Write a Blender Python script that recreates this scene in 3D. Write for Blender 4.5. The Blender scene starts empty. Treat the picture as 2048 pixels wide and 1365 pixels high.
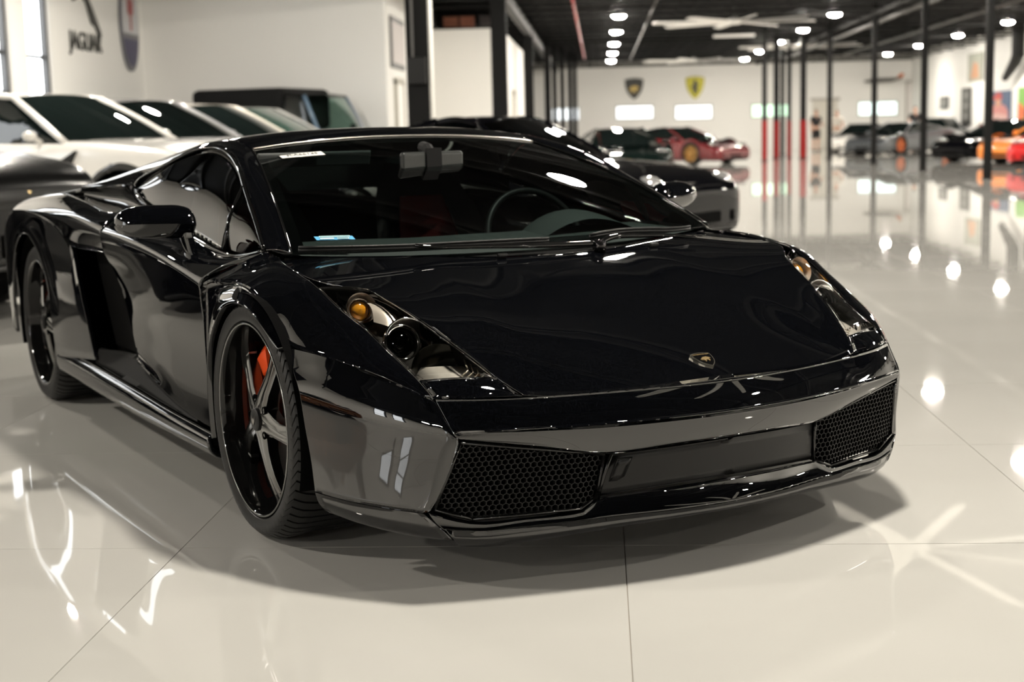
import bpy, bmesh, math, random
import numpy as np
from mathutils import Vector, Matrix
random.seed(7)
PI = math.pi
scene = bpy.context.scene
COL = scene.collection

# ------------------------------------------------------------------ camera, world, exposure
cam_d = bpy.data.cameras.new('camera')
cam = bpy.data.objects.new('camera', cam_d)
COL.objects.link(cam)
cam_d.sensor_width = 36.0
cam_d.lens = 2897.14 / 2048 * 36.0
cam_d.clip_end = 300
cam_r = (0.997956, 0.059358, -0.023653)
cam_u = (0.014929, 0.143331, 0.989562)
cam_f = (-0.062129, 0.987893, -0.142152)
CAM_H = 1.0695
cam.matrix_world = Matrix(((cam_r[0], cam_u[0], -cam_f[0], 0), (cam_r[1], cam_u[1], -cam_f[1], 0),
                           (cam_r[2], cam_u[2], -cam_f[2], CAM_H), (0, 0, 0, 1)))
cam_d.dof.use_dof = True
cam_d.dof.focus_distance = 3.6
cam_d.dof.aperture_fstop = 3.4
scene.camera = cam

world = bpy.data.worlds.new('world')
scene.world = world
world.use_nodes = True
world.node_tree.nodes['Background'].inputs[0].default_value = (0.85, 0.92, 1.0, 1)
world.node_tree.nodes['Background'].inputs[1].default_value = 0.6
scene.view_settings.view_transform = 'Standard'
scene.view_settings.look = 'None'
scene.view_settings.gamma = 1.0
scene.view_settings.use_curve_mapping = False
scene.view_settings.exposure = 0.20
LAMP_POWER = 690.0       # radiance of each ceiling lamp lens
WINDOW_GLOW = 5.0        # daylight seen through the frosted panes
scene.cycles.sample_clamp_indirect = 6.0
scene.cycles.caustics_reflective = False
scene.cycles.caustics_refractive = False
scene.cycles.max_bounces = 9
scene.cycles.transparent_max_bounces = 12

# ------------------------------------------------------------------ materials
MATS = {}
def mat(name, col=(.5, .5, .5), rough=.5, metal=0.0, coat=0.0, spec=.5, emit=None, estr=0.0, ior=1.5, coat_rough=.03):
    if name in MATS: return MATS[name]
    m = bpy.data.materials.new(name); m.use_nodes = True
    b = m.node_tree.nodes['Principled BSDF']
    b.inputs['Base Color'].default_value = (*col, 1)
    b.inputs['Roughness'].default_value = rough
    b.inputs['Metallic'].default_value = metal
    b.inputs['Coat Weight'].default_value = coat
    b.inputs['Coat Roughness'].default_value = coat_rough
    b.inputs['Specular IOR Level'].default_value = spec
    b.inputs['IOR'].default_value = ior
    if emit:
        b.inputs['Emission Color'].default_value = (*emit, 1)
        b.inputs['Emission Strength'].default_value = estr
    MATS[name] = m
    return m
def N(m, kind, **kw):
    n = m.node_tree.nodes.new(kind)
    for k, v in kw.items(): setattr(n, k, v)
    return n
def noise_bump(m, scale, strength, dist=.002, detail=3, normal_to='Normal'):
    nt = m.node_tree
    tc = N(m, 'ShaderNodeTexCoord'); nz = N(m, 'ShaderNodeTexNoise'); bp = N(m, 'ShaderNodeBump')
    nz.inputs['Scale'].default_value = scale; nz.inputs['Detail'].default_value = detail
    bp.inputs['Strength'].default_value = strength; bp.inputs['Distance'].default_value = dist
    nt.links.new(tc.outputs['Object'], nz.inputs['Vector'])
    nt.links.new(nz.outputs['Fac'], bp.inputs['Height'])
    nt.links.new(bp.outputs['Normal'], nt.nodes['Principled BSDF'].inputs[normal_to])
def noise_color(m, c0, c1, scale, detail=4, lo=.35, hi=.65):
    nt = m.node_tree
    tc = N(m, 'ShaderNodeTexCoord'); nz = N(m, 'ShaderNodeTexNoise'); cr = N(m, 'ShaderNodeValToRGB')
    nz.inputs['Scale'].default_value = scale; nz.inputs['Detail'].default_value = detail
    cr.color_ramp.elements[0].position = lo; cr.color_ramp.elements[0].color = (*c0, 1)
    cr.color_ramp.elements[1].position = hi; cr.color_ramp.elements[1].color = (*c1, 1)
    nt.links.new(tc.outputs['Object'], nz.inputs['Vector'])
    nt.links.new(nz.outputs['Fac'], cr.inputs[0])
    nt.links.new(cr.outputs[0], nt.nodes['Principled BSDF'].inputs['Base Color'])
def glass(name, tint, ior=1.5, rough=0.0, gloss=(1, 1, 1), boost=1.0):
    """thin pane: fresnel reflection over a tinted see-through"""
    if name in MATS: return MATS[name]
    m = bpy.data.materials.new(name); m.use_nodes = True
    nt = m.node_tree; nt.nodes.clear()
    out = N(m, 'ShaderNodeOutputMaterial'); mix = N(m, 'ShaderNodeMixShader')
    fr = N(m, 'ShaderNodeFresnel'); tr = N(m, 'ShaderNodeBsdfTransparent'); gl = N(m, 'ShaderNodeBsdfGlossy')
    fr.inputs['IOR'].default_value = ior
    tr.inputs['Color'].default_value = (*tint, 1)
    gl.inputs['Color'].default_value = (*gloss, 1); gl.inputs['Roughness'].default_value = rough
    nt.links.new(fr.outputs[0], mix.inputs[0]); nt.links.new(tr.outputs[0], mix.inputs[1])
    nt.links.new(gl.outputs[0], mix.inputs[2]); nt.links.new(mix.outputs[0], out.inputs[0])
    MATS[name] = m
    return m

# black pearl paint: sparse metallic flake under a clear coat
paint = mat('black_pearl_paint', (.0008, .0009, .0012), .012, 0.0, 0.0, .5, ior=1.85)
def flake():
    m = paint; nt = m.node_tree; b = nt.nodes['Principled BSDF']
    tc = N(m, 'ShaderNodeTexCoord'); vo = N(m, 'ShaderNodeTexVoronoi'); cr = N(m, 'ShaderNodeValToRGB')
    vo.inputs['Scale'].default_value = 900
    cr.color_ramp.elements[0].position = .7; cr.color_ramp.elements[0].color = (.0008, .0009, .0012, 1)
    cr.color_ramp.elements[1].position = 1.0; cr.color_ramp.elements[1].color = (.006, .007, .010, 1)
    sep = N(m, 'ShaderNodeSeparateColor')
    nt.links.new(tc.outputs['Object'], vo.inputs['Vector']); nt.links.new(vo.outputs['Color'], sep.inputs[0])
    nt.links.new(sep.outputs[0], cr.inputs[0]); nt.links.new(cr.outputs[0], b.inputs['Base Color'])
    # faint polishing scratches in the clear coat
    nz = N(m, 'ShaderNodeTexNoise'); bp = N(m, 'ShaderNodeBump')
    nz.inputs['Scale'].default_value = 3.0; nz.inputs['Detail'].default_value = 1.0
    bp.inputs['Strength'].default_value = .012; bp.inputs['Distance'].default_value = .004
    nt.links.new(tc.outputs['Object'], nz.inputs['Vector']); nt.links.new(nz.outputs['Fac'], bp.inputs['Height'])
    nt.links.new(bp.outputs['Normal'], b.inputs['Normal'])
flake()
gloss_black = mat('gloss_black_trim', (.004, .004, .004), .02)
satin_black = mat('satin_black_plastic', (.007, .007, .007), .42, spec=.3)
matt_black = mat('matt_black', (.006, .006, .006), .8, spec=.2)
void_black = mat('dark_cavity', (.002, .002, .002), .9, spec=.05)
rubber = mat('tyre_rubber', (.007, .007, .007), .48, spec=.35)
noise_bump(rubber, 220, .15, .001)
chrome = mat('chrome', (.78, .77, .75), .08, 1.0)
brushed = mat('brushed_aluminium', (.45, .43, .40), .28, 1.0)
gunmetal = mat('gunmetal_spoke', (.16, .16, .155), .2, 1.0, .6)
rim_black = mat('gloss_black_rim', (.005, .005, .005), .03)
orange_red = mat('orange_red_caliper', (.75, .08, .015), .3, 0, .5)
red_leather = mat('red_leather', (.45, .015, .010), .5)
dark_leather = mat('dark_leather', (.005, .005, .005), .5, spec=.3)
dash_grey = mat('grey_green_dashboard', (.055, .06, .058), .6)
noise_bump(dash_grey, 350, .3, .001)
amber = mat('amber_lens', (1.0, .42, .03), .12, 0, .6)
reflector = mat('warm_reflector', (.80, .72, .64), .22, .35)
steel = mat('brake_disc_steel', (.22, .21, .2), .35, 1.0)
gold = mat('gold_enamel', (.85, .62, .30), .25, .9)
silver_rim = mat('pale_gold_rim', (.85, .80, .68), .2, 1.0)
white_paper = mat('white_paper', (.75, .75, .72), .6)
blue_paper = mat('blue_sticker', (.08, .35, .60), .6)
pale_blue_paper = mat('pale_blue_sticker_print', (.45, .68, .72), .6)
ws_glass = glass('windscreen_glass', (.54, .63, .61), 1.52)
side_glass = glass('tinted_side_glass', (.06, .065, .06), 1.47)
lens_glass = glass('clear_lamp_lens', (.86, .86, .84), 1.45)
fog_glass = glass('projector_lens', (.30, .38, .36), 1.6)

# ------------------------------------------------------------------ mesh helpers
def add_mesh(name, verts, faces, m=None, parent=None, smooth=True, kind=None):
    me = bpy.data.meshes.new(name)
    me.from_pydata([tuple(map(float, v)) for v in verts], [], [tuple(int(i) for i in f) for f in faces])
    if smooth: me.polygons.foreach_set('use_smooth', [True] * len(me.polygons))
    me.update()
    o = bpy.data.objects.new(name, me); COL.objects.link(o)
    if m:
        for mm in (m if isinstance(m, (list, tuple)) else [m]): me.materials.append(mm)
    if parent: o.parent = parent
    if kind: o['kind'] = kind
    return o
def empty(name, loc=(0, 0, 0), rz=0.0, label=None, cat=None, group=None, parent=None, kind=None):
    o = bpy.data.objects.new(name, None); COL.objects.link(o)
    o.empty_display_size = .1
    o.location = loc; o.rotation_euler = (0, 0, rz)
    return tag(o, label, cat, group, parent, kind)
def tag(o, label=None, cat=None, group=None, parent=None, kind=None):
    if label: o['label'] = label
    if cat: o['category'] = cat
    if group: o['group'] = group
    if kind: o['kind'] = kind
    if parent: o.parent = parent
    return o
class MB:
    """collects primitive shapes of ONE part"""
    def __init__(s): s.v = []; s.f = []; s.mi = []
    def add(s, v, f, mi=0):
        n = len(s.v); s.v += [tuple(p) for p in v]; s.f += [tuple(i + n for i in q) for q in f]; s.mi += [mi] * len(f); return s
    def box(s, c, d, M=None, mi=0):
        x, y, z = (k / 2 for k in d)
        vs = [Vector(((-x, x)[i & 1], (-y, y)[i >> 1 & 1], (-z, z)[i >> 2 & 1])) for i in range(8)]
        if M is not None: vs = [M @ v for v in vs]
        vs = [v + Vector(c) for v in vs]
        return s.add(vs, [(0, 2, 3, 1), (4, 5, 7, 6), (0, 1, 5, 4), (2, 6, 7, 3), (0, 4, 6, 2), (1, 3, 7, 5)], mi)
    def tube(s, pts, r, n=8, caps=True, mi=0):
        pts = [Vector(p) for p in pts]; rs = r if isinstance(r, (list, tuple)) else [r] * len(pts)
        rings = []; up = None
        for i, p in enumerate(pts):
            d = (pts[min(i + 1, len(pts) - 1)] - pts[max(i - 1, 0)]).normalized()
            if up is None:
                up = d.orthogonal().normalized()
            a = (up - d * up.dot(d)).normalized(); b = d.cross(a); up = a
            rings.append([p + (a * math.cos(2 * PI * k / n) + b * math.sin(2 * PI * k / n)) * rs[i] for k in range(n)])
        v = [q for r_ in rings for q in r_]
        f = [(i * n + k, i * n + (k + 1) % n, (i + 1) * n + (k + 1) % n, (i + 1) * n + k) for i in range(len(pts) - 1) for k in range(n)]
        if caps: f += [tuple(reversed(range(n))), tuple(range((len(pts) - 1) * n, len(pts) * n))]
        return s.add(v, f, mi)
    def lathe(s, prof, n=32, axis='z', c=(0, 0, 0), mi=0, a0=0, a1=2 * PI, closed=None):
        """prof: list of (radius, height) turned about an axis"""
        full = abs(a1 - a0 - 2 * PI) < 1e-6
        m = n if full else n + 1
        v = []
        for (r, h) in prof:
            for k in range(m):
                a = a0 + (a1 - a0) * k / n
                p = {'z': (r * math.cos(a), r * math.sin(a), h), 'x': (h, r * math.cos(a), r * math.sin(a)),
                     'y': (r * math.cos(a), h, r * math.sin(a))}[axis]
                v.append((p[0] + c[0], p[1] + c[1], p[2] + c[2]))
        f = []
        for i in range(len(prof) - 1):
            for k in range(n):
                k2 = (k + 1) % m
                f.append((i * m + k, i * m + k2, (i + 1) * m + k2, (i + 1) * m + k))
        return s.add(v, f, mi)
    def prism(s, poly, d0, d1, fr=None, mi=0):
        """polygon (a,b) extruded from depth d0 to d1; fr maps (a,b,depth) to 3D"""
        fr = fr or (lambda a, b, d: (a, b, d)); n = len(poly)
        v = [fr(a, b, d0) for a, b in poly] + [fr(a, b, d1) for a, b in poly]
        f = [(i, (i + 1) % n, n + (i + 1) % n, n + i) for i in range(n)] + [tuple(reversed(range(n))), tuple(range(n, 2 * n))]
        return s.add(v, f, mi)
    def build(s, name, m, parent=None, smooth=False, kind=None, fix=True):
        o = add_mesh(name, s.v, s.f, m, parent, smooth, kind)
        o.data.polygons.foreach_set('material_index', s.mi)
        if fix:
            bm = bmesh.new(); bm.from_mesh(o.data)
            bmesh.ops.recalc_face_normals(bm, faces=bm.faces)
            if smooth == 'auto':
                for e in bm.edges: e.smooth = len(e.link_faces) == 2 and e.calc_face_angle(0) < .6
                for f in bm.faces: f.smooth = True
            bm.to_mesh(o.data); bm.free()
        return o
def bevel_obj(o, w=.01, seg=2):
    md = o.modifiers.new('bevel', 'BEVEL'); md.width = w; md.segments = seg; md.limit_method = 'ANGLE'; md.angle_limit = .6
    return o

# ------------------------------------------------------------------ spline surfaces
def _params(P):
    """chord-length parameter along axis 0 of an array (n, ..., 3)"""
    d = np.linalg.norm(np.diff(P, axis=0), axis=-1)
    if d.ndim > 1: d = d.mean(axis=tuple(range(1, d.ndim)))
    d = np.maximum(d, 1e-5) ** .8
    t = np.concatenate([[0], np.cumsum(d)]); return t / t[-1]
def spl(P, s):
    """C1 interpolation of control points P (axis 0) at normalized parameters s"""
    P = np.asarray(P, float); n = len(P); t = _params(P); s = np.asarray(s, float)
    if n == 2:
        w = s.reshape((-1,) + (1,) * (P.ndim - 1)); return P[0] * (1 - w) + P[1] * w
    sh = (-1,) + (1,) * (P.ndim - 1)
    h = np.diff(t).reshape(sh); D = np.diff(P, axis=0) / h
    T = np.empty_like(P)
    T[1:-1] = (D[:-1] * h[1:] + D[1:] * h[:-1]) / (h[1:] + h[:-1])
    T[0] = 1.5 * D[0] - .5 * T[1]; T[-1] = 1.5 * D[-1] - .5 * T[-2]
    i = np.clip(np.searchsorted(t, s, side='right') - 1, 0, n - 2)
    hh = (t[i + 1] - t[i]); x = ((s - t[i]) / hh).reshape(sh); hh = hh.reshape(sh)
    x2, x3 = x * x, x ** 3
    return P[i] * (2 * x3 - 3 * x2 + 1) + T[i] * hh * (x3 - 2 * x2 + x) + P[i + 1] * (3 * x2 - 2 * x3) + T[i + 1] * hh * (x3 - x2)
def samp(n, e=.006):
    return np.concatenate([[0, e], np.linspace(0, 1, n)[1:-1], [1 - e, 1]])
def surf(rows, nr, nc, mirror=False, er=.006, ec=.006):
    R_ = np.asarray(rows, float)
    if mirror:      # rows run from the side to the centre line; reflect
        M = R_[:, -2::-1].copy(); M[..., 0] *= -1
        R_ = np.concatenate([R_, M], axis=1); nc = 2 * nc - 1
    G = spl(R_, samp(nr, er))
    G = np.swapaxes(spl(np.swapaxes(G, 0, 1), samp(nc, ec)), 0, 1)
    return G
CAR_MID = np.array([0, 1.2, .45])
def grid_mesh(G, flange=.014, r=.0022, gap=.0018, out_from=CAR_MID):
    """quads of a point grid, its border rounded over and turned inward"""
    nr, nc = G.shape[:2]
    du = np.gradient(G, axis=1); dv = np.gradient(G, axis=0)
    nrm = np.cross(du, dv); nrm /= np.maximum(np.linalg.norm(nrm, axis=-1, keepdims=True), 1e-9)
    flip = ((G - out_from) * nrm).sum() < 0
    if flip: nrm = -nrm
    V = G.reshape(-1, 3).copy(); idx = np.arange(nr * nc).reshape(nr, nc)
    F = []
    for i in range(nr - 1):
        for j in range(nc - 1):
            q = (idx[i, j], idx[i, j + 1], idx[i + 1, j + 1], idx[i + 1, j])
            F.append(q[::-1] if flip else q)
    if flange:
        loop = [(0, j) for j in range(nc - 1)] + [(i, nc - 1) for i in range(nr - 1)] + [(nr - 1, j) for j in range(nc - 1, 0, -1)] + [(i, 0) for i in range(nr - 1, 0, -1)]
        L = len(loop); B = np.array([G[a] for a in loop]); Nn = np.array([nrm[a] for a in loop])
        inner = np.array([G[min(max(a, 1), nr - 2), min(max(b, 1), nc - 2)] for a, b in loop])
        o = B - inner; o /= np.maximum(np.linalg.norm(o, axis=1, keepdims=True), 1e-9)
        B2 = B - o * (gap + r); ids = np.array([idx[a] for a in loop])
        V[ids] = B2
        rings = [ids]
        for (a, d) in ((.7, .3), (1.0, 1.0), (1.0, flange / r)):
            V = np.concatenate([V, B2 + o * r * a - Nn * r * d]); rings.append(np.arange(len(V) - L, len(V)))
        for p, q in zip(rings[:-1], rings[1:]):
            for k in range(L):
                k2 = (k + 1) % L
                f = (p[k], q[k], q[k2], p[k2])
                F.append(f if not flip else f[::-1])
    return V, F
def panel(name, rows, m, parent, nr=14, nc=14, mirror=False, both=True, flange=.014, gap=.0018, r=.0022, er=.006, ec=.006, label=None, uv=False):
    """a body panel; side panels are built for both flanks unless both=False"""
    G = surf(rows, nr, nc, mirror, er, ec)
    res = []
    for side in ((1,) if (mirror or not both) else (1, -1)):
        H = G * np.array([side, 1, 1])
        V, F = grid_mesh(H, flange, r, gap)
        o = add_mesh(name, V, F, m, parent)
        bm = bmesh.new(); bm.from_mesh(o.data)
        bmesh.ops.remove_doubles(bm, verts=bm.verts, dist=1e-5)
        bmesh.ops.dissolve_degenerate(bm, edges=bm.edges, dist=1e-6)
        bm.to_mesh(o.data); bm.free()
        if label: o['label'] = label
        res.append(o)
    return res
def poly_tube(name, pts, r, m, parent, n=8, res=40, both=True, closed=False):
    out = []
    P = spl(np.array(pts, float), np.linspace(0, 1, res))
    for side in ((1, -1) if both else (1,)):
        mb = MB(); mb.tube([p * np.array([side, 1, 1]) for p in P], r, n)
        out.append(mb.build(name, m, parent, smooth=True))
    return out
def text_mesh(name, s, size, m, parent, M, depth=.002, align='CENTER', sx=1.0):
    cu = bpy.data.curves.new(name, 'FONT'); cu.body = s; cu.size = size; cu.extrude = depth
    cu.align_x = align; cu.align_y = 'CENTER'; cu.resolution_u = 3
    o = bpy.data.objects.new(name + '_curve', cu); COL.objects.link(o)
    dg = bpy.context.evaluated_depsgraph_get()
    me = bpy.data.meshes.new_from_object(o.evaluated_get(dg))
    bpy.data.objects.remove(o)
    me.transform(Matrix.Diagonal((sx, 1, 1, 1))); me.transform(M); me.materials.clear(); me.materials.append(m)
    t = bpy.data.objects.new(name, me); COL.objects.link(t)
    if parent: t.parent = parent
    return t
# ------------------------------------------------------------------ the black sports car (its own axes: nose towards -y)
CAR_ROT = math.radians(33.4276)
car = empty('sports_car', (-0.170, 4.272, 0), CAR_ROT,
            'glossy black low wedge-shaped sports car in the foreground with deep black five-spoke wheels', 'car')

# --- hood
VEDGE = [(-.519, -.755, .456), (-.557, -.690, .496), (-.578, -.631, .531), (-.605, -.557, .568), (-.628, -.474, .605), (-.653, -.389, .641),
         (-.677, -.315, .671), (-.694, -.279, .684), (-.738, -.215, .691), (-.779, -.155, .694), (-.786, -.11, .700), (-.788, -.044, .712),
         (-.782, .048, .724), (-.770, .120, .731), (-.746, .188, .729)]
def lerp(a, b, t): return a + (b - a) * t
def hood_z(y):      # nearly straight, a little steeper toward the nose
    t = (-.05 - y) / .808; return .716 - .808 * (math.tan(math.radians(15.3)) * t + (math.tan(math.radians(20.4)) - math.tan(math.radians(15.3))) * t * t / 2)
VE = np.array(VEDGE)
EDGE_X = np.polyfit(VE[:, 1], -VE[:, 0], 4); EDGE_E = np.polyfit(VE[:, 1], VE[:, 2] - np.array([hood_z(y) for y in VE[:, 1]]), 4)
def hood_surface(x, y):      # height of the bonnet skin: centre profile, rising to the wings, one soft crease each side
    t = (y + .755) / .943; xr = lerp(.475, .315, t); xe = np.polyval(EDGE_X, y)
    return hood_z(y) + np.polyval(EDGE_E, y) * (x / xe) ** 2 + .0032 * max(0, 1 - abs(abs(x) - xr) / .13) * min(1, max(0, t * 6))
def hood_row(o):
    yo = o[1]; t = (yo + .755) / (.188 + .755); yc = lerp(-.858, -.045, t); row = []
    xr = lerp(.475, .315, t); xo = abs(o[0])
    for x in [lerp(xr, xo, q) for q in (1, .8, .55, .3, .12)] + [xr] + [xr * q for q in (.95, .85, .65, .4, .2, 0)]:
        s = x / xo; y = lerp(yc, yo, s ** 2)
        row.append((-x, y, hood_surface(x, y)))
    return row
panel('hood', [hood_row(o) for o in VEDGE], paint, car, 40, 22, mirror=True, ec=.004, er=.004)

# --- headlamp opening rails
HLO = [(-.726, -.622, .497), (-.742, -.499, .549), (-.759, -.40, .597), (-.782, -.304, .640), (-.795, -.183, .689)]      # outer
HLI = [(-.558, -.691, .495), (-.605, -.557, .566), (-.628, -.474, .604), (-.653, -.389, .640), (-.694, -.279, .684)]     # inner
def rails(a, b, k=7, bulge=.006):
    rows = []
    a = spl(np.array(a), np.linspace(0, 1, k)); b = spl(np.array(b), np.linspace(0, 1, k))
    for p, q in zip(a, b):
        m = (p + q) / 2 + np.array([0, -.5, .85]) * bulge
        rows.append([p, p * .75 + q * .25 + np.array([0, -.5, .85]) * bulge * .75, m, p * .25 + q * .75 + np.array([0, -.5, .85]) * bulge * .75, q])
    return rows
# painted infill under the lamp
F_TIP = (-.717, -.680, .459)
panel('headlight_surround', [[(-.726, -.622, .497), (-.665, -.650, .500), (-.61, -.672, .499), (-.558, -.692, .495)],
                             [(-.722, -.652, .478), (-.655, -.690, .480), (-.595, -.712, .479), (-.540, -.724, .475)],
                             [(-.719, -.679, .460), (-.645, -.718, .458), (-.580, -.740, .457), (-.521, -.757, .455)]], paint, car, 6, 10)

# --- bumper: upper band, lower face
BT = [F_TIP, (-.62, -.732, .456), (-.519, -.762, .453), (-.386, -.802, .453), (-.2, -.844, .454), (0, -.861, .454)]
BC = [(-.703, -.742, .386), (-.61, -.780, .385), (-.50, -.815, .384), (-.37, -.850, .383), (-.19, -.889, .383), (0, -.905, .383)]
BMID = [tuple((np.array(a) * .5 + np.array(b) * .5) + np.array([0, -.0035, .0022]) * (i > 0)) for i, (a, b) in enumerate(zip(BT, BC))]
panel('bumper_upper_band', [BT, BMID, BC], paint, car, 12, 18, mirror=True, gap=.0008, r=.003)
BS = [(-.690, -.748, .371), (-.60, -.771, .355), (-.48, -.797, .333), (-.335, -.827, .304), (-.17, -.862, .310), (0, -.876, .313)]
panel('bumper_lower_face', [BC, [tuple((np.array(a) + np.array(b)) / 2 + np.array([0, -.003, -.002])) for a, b in zip(BC, BS)], BS], paint, car, 8, 18, mirror=True, gap=.0004, r=.0025)
# --- bumper side
def side_row(rear, front, off, dz=0.0, extra=()):
    a, b = np.array(rear), np.array(front); d = b - a; n = np.array([d[1], -d[0], 0]); n /= np.linalg.norm(n)
    if n[0] > 0: n = -n
    return [tuple(a + d * t + n * off * 4 * t * (1 - t) + np.array([0, 0, dz * 4 * t * (1 - t)])) for t in (0, .28, .52, .76, .92, 1)] + list(extra)
SIDE_TOP = side_row((-.907, -.243, .549), (-.718, -.681, .457), .024, .022)
def tuck(row):      # edge carried a little way under the neighbouring panel
    p = np.array(row[-1]); return list(row) + [tuple(p + np.array([.004, .001, -.002])), tuple(p + np.array([.009, .004, -.006]))]
SIDE = [tuck(SIDE_TOP), tuck(side_row((-.917, -.300, .500), (-.711, -.712, .420), .024, .012)),
        side_row((-.922, -.350, .452), (-.705, -.740, .385), .023, .004, [(-.697, -.744, .378), (-.690, -.746, .371)]),
        side_row((-.918, -.366, .370), (-.714, -.728, .330), .023, 0, [(-.704, -.733, .327), (-.694, -.732, .325)]),
        side_row((-.912, -.380, .290), (-.728, -.706, .260), .022, 0, [(-.718, -.711, .259), (-.708, -.709, .258)]),
        side_row((-.906, -.384, .203), (-.754, -.680, .190), .020, 0, [(-.745, -.683, .191), (-.736, -.678, .192)])]
panel('bumper_side', SIDE, paint, car, 26, 34, r=.002, gap=.0003)
# valance under the side
panel('bumper_valance', [SIDE[-1][:6], side_row((-.898, -.392, .172), (-.718, -.702, .150), .022, -.004), side_row((-.880, -.400, .152), (-.692, -.706, .120), .022, -.004), side_row((-.84, -.400, .145), (-.665, -.66, .113), .02, -.004)], paint, car, 10, 14, gap=.0002)
# --- front lip
LT = [(-.747, -.688, .192), (-.650, -.728, .160), (-.52, -.765, .160), (-.42, -.798, .163), (-.392, -.806, .166), (-.368, -.805, .179), (-.345, -.802, .191), (-.315, -.808, .194), (-.17, -.850, .203), (0, -.866, .207)]
LM = [(-.715, -.704, .150), (-.640, -.738, .144), (-.52, -.778, .146), (-.42, -.809, .1485), (-.392, -.817, .149), (-.368, -.823, .150), (-.345, -.829, .151), (-.315, -.837, .1515), (-.17, -.876, .153), (0, -.896, .154)]
LB = [(-.690, -.708, .120), (-.630, -.734, .114), (-.52, -.774, .118), (-.42, -.806, .123), (-.392, -.814, .1245), (-.368, -.821, .126), (-.345, -.827, .127), (-.315, -.835, .129), (-.17, -.874, .135), (0, -.894, .138)]
LU = [(-.66, -.60, .112), (-.60, -.61, .110), (-.50, -.62, .110), (-.41, -.63, .111), (-.385, -.63, .112), (-.36, -.63, .112), (-.34, -.63, .113), (-.31, -.63, .113), (-.17, -.64, .115), (0, -.65, .118)]
panel('front_lip', [LT, [tuple(np.array(a) * .4 + np.array(b) * .6 + np.array([0, .004, -.004])) for a, b in zip(LT, LM)], LM], paint, car, 10, 26, mirror=True, gap=.0003)
panel('front_lip_edge', [LM, LB, LU], paint, car, 10, 26, mirror=True, gap=.0003, flange=.006)

# --- plate panel between the intakes
PT = [(-.318, -.822, .300), (-.16, -.856, .305), (0, -.868, .308)]
PB = [(-.338, -.794, .196), (-.17, -.842, .207), (0, -.858, .211)]
panel('plate_panel', [PT, PB], satin_black, car, 6, 12, mirror=True, flange=.01)
panel('tow_hook_cover', [[(-.305, -.8285, .287), (-.266, -.837, .288)], [(-.318, -.808, .229), (-.281, -.817, .230)]], satin_black, car, 4, 4, both=False, r=.0025, gap=0, flange=.008)
for s in (1, -1):
    mb = MB(); mb.tube([(s * -.320, -.827, .304), (s * -.331, -.810, .25), (s * -.342, -.797, .190)], .0045, 8)
    mb.build('plate_panel_edge', gloss_black, car, smooth=True)

# --- honeycomb intakes
def honeycomb(side):
    poly = [(-.683, .362), (-.330, .299), (-.345, .193), (-.395, .172), (-.645, .168), (-.728, .197)]
    def ysurf(x, z):
        # front plane of the opening, set back a little
        top = np.interp(-x, [.32, .48, .60, .69, .75], [-.827, -.797, -.771, -.748, -.73])
        bot = np.interp(-x, [.34, .395, .52, .65, .74], [-.797, -.806, -.765, -.726, -.683])
        t = (z - .175) / .17
        return lerp(bot, top, min(max(t, 0), 1)) + .010
    def inside(x, z, mg):
        c = True; n = len(poly)
        for i in range(n):
            x0, z0 = poly[i]; x1, z1 = poly[(i + 1) % n]
            d = ((x1 - x0) * (z - z0) - (z1 - z0) * (x - x0)) / math.hypot(x1 - x0, z1 - z0)
            if d > -mg: c = False
        return c
    mb = MB(); R0 = .0089; w = .0011; px = R0 * math.sqrt(3); pz = R0 * 1.5
    for j in range(30):
        for i in range(40):
            x = -.76 + i * px + (px / 2 if j % 2 else 0); z = .155 + j * pz * .93
            if not inside(x, z, .002): continue
            v = []
            for rad, dep in ((R0, 0), (R0 - w, 0), (R0 - w, .018)):
                for k in range(6):
                    a = PI / 6 + k * PI / 3
                    xx, zz = x + rad * math.cos(a), z + rad * math.sin(a) * .93
                    v.append((side * xx, ysurf(xx, zz) + dep, zz))
            f = []
            for k in range(6):
                k2 = (k + 1) % 6
                f += [(k, k2, 6 + k2, 6 + k), (6 + k, 6 + k2, 12 + k2, 12 + k)]
            mb.add(v, f[::2], 0); mb.add(v, f[1::2], 1)
    g = mb.build('honeycomb_grille', [satin_black, matt_black], car)  # inner cell walls take the duller black, deepening the shade by material
    # rim of the opening, a moulded bead
    pts = [(side * x, ysurf(x, z) - .004, z) for x, z in poly]
    mb = MB()
    for a, b in zip(pts, pts[1:] + pts[:1]):
        mb.tube([a, b], .0042, 8)
    mb.build('intake_rim', gloss_black, car, smooth=True)
    mb = MB(); mb.prism([(x * .995, z) for x, z in poly], .03, .05, lambda a, b, d: (side * a, ysurf(a, b) + d, b))
    mb.build('intake_backing', void_black, car)
for s in (1, -1): honeycomb(s)

# --- fender top, arch band
FIN = [F_TIP, (-.727, -.622, .498), (-.743, -.499, .551), (-.760, -.40, .599), (-.783, -.304, .641), (-.796, -.183, .691), (-.790, -.044, .714), (-.774, .110, .733), (-.750, .190, .738), (-.772, .238, .755)]
FOUT = [(-.721, -.681, .456), SIDE_TOP[3], (-.828, -.495, .521), (-.862, -.40, .536), (-.903, -.262, .553), (-.908, -.205, .580), (-.911, -.110, .637), (-.911, .020, .676), (-.914, .19, .678), (-.921, .370, .664)]
rows = []
for a, b, bu in zip(FIN, FOUT, (0, .004, .010, .016, .022, .026, .022, .016, .012, .004)):
    a = np.array(a); b = np.array(b); n = np.array([-.55, -.25, .80])
    rows.append([a, a * .93 + b * .07 + n * bu * .40, a * .67 + b * .33 + n * bu, a * .33 + b * .67 + n * bu * .85, b])
panel('fender', rows, paint, car, 40, 16, er=.003)
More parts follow.
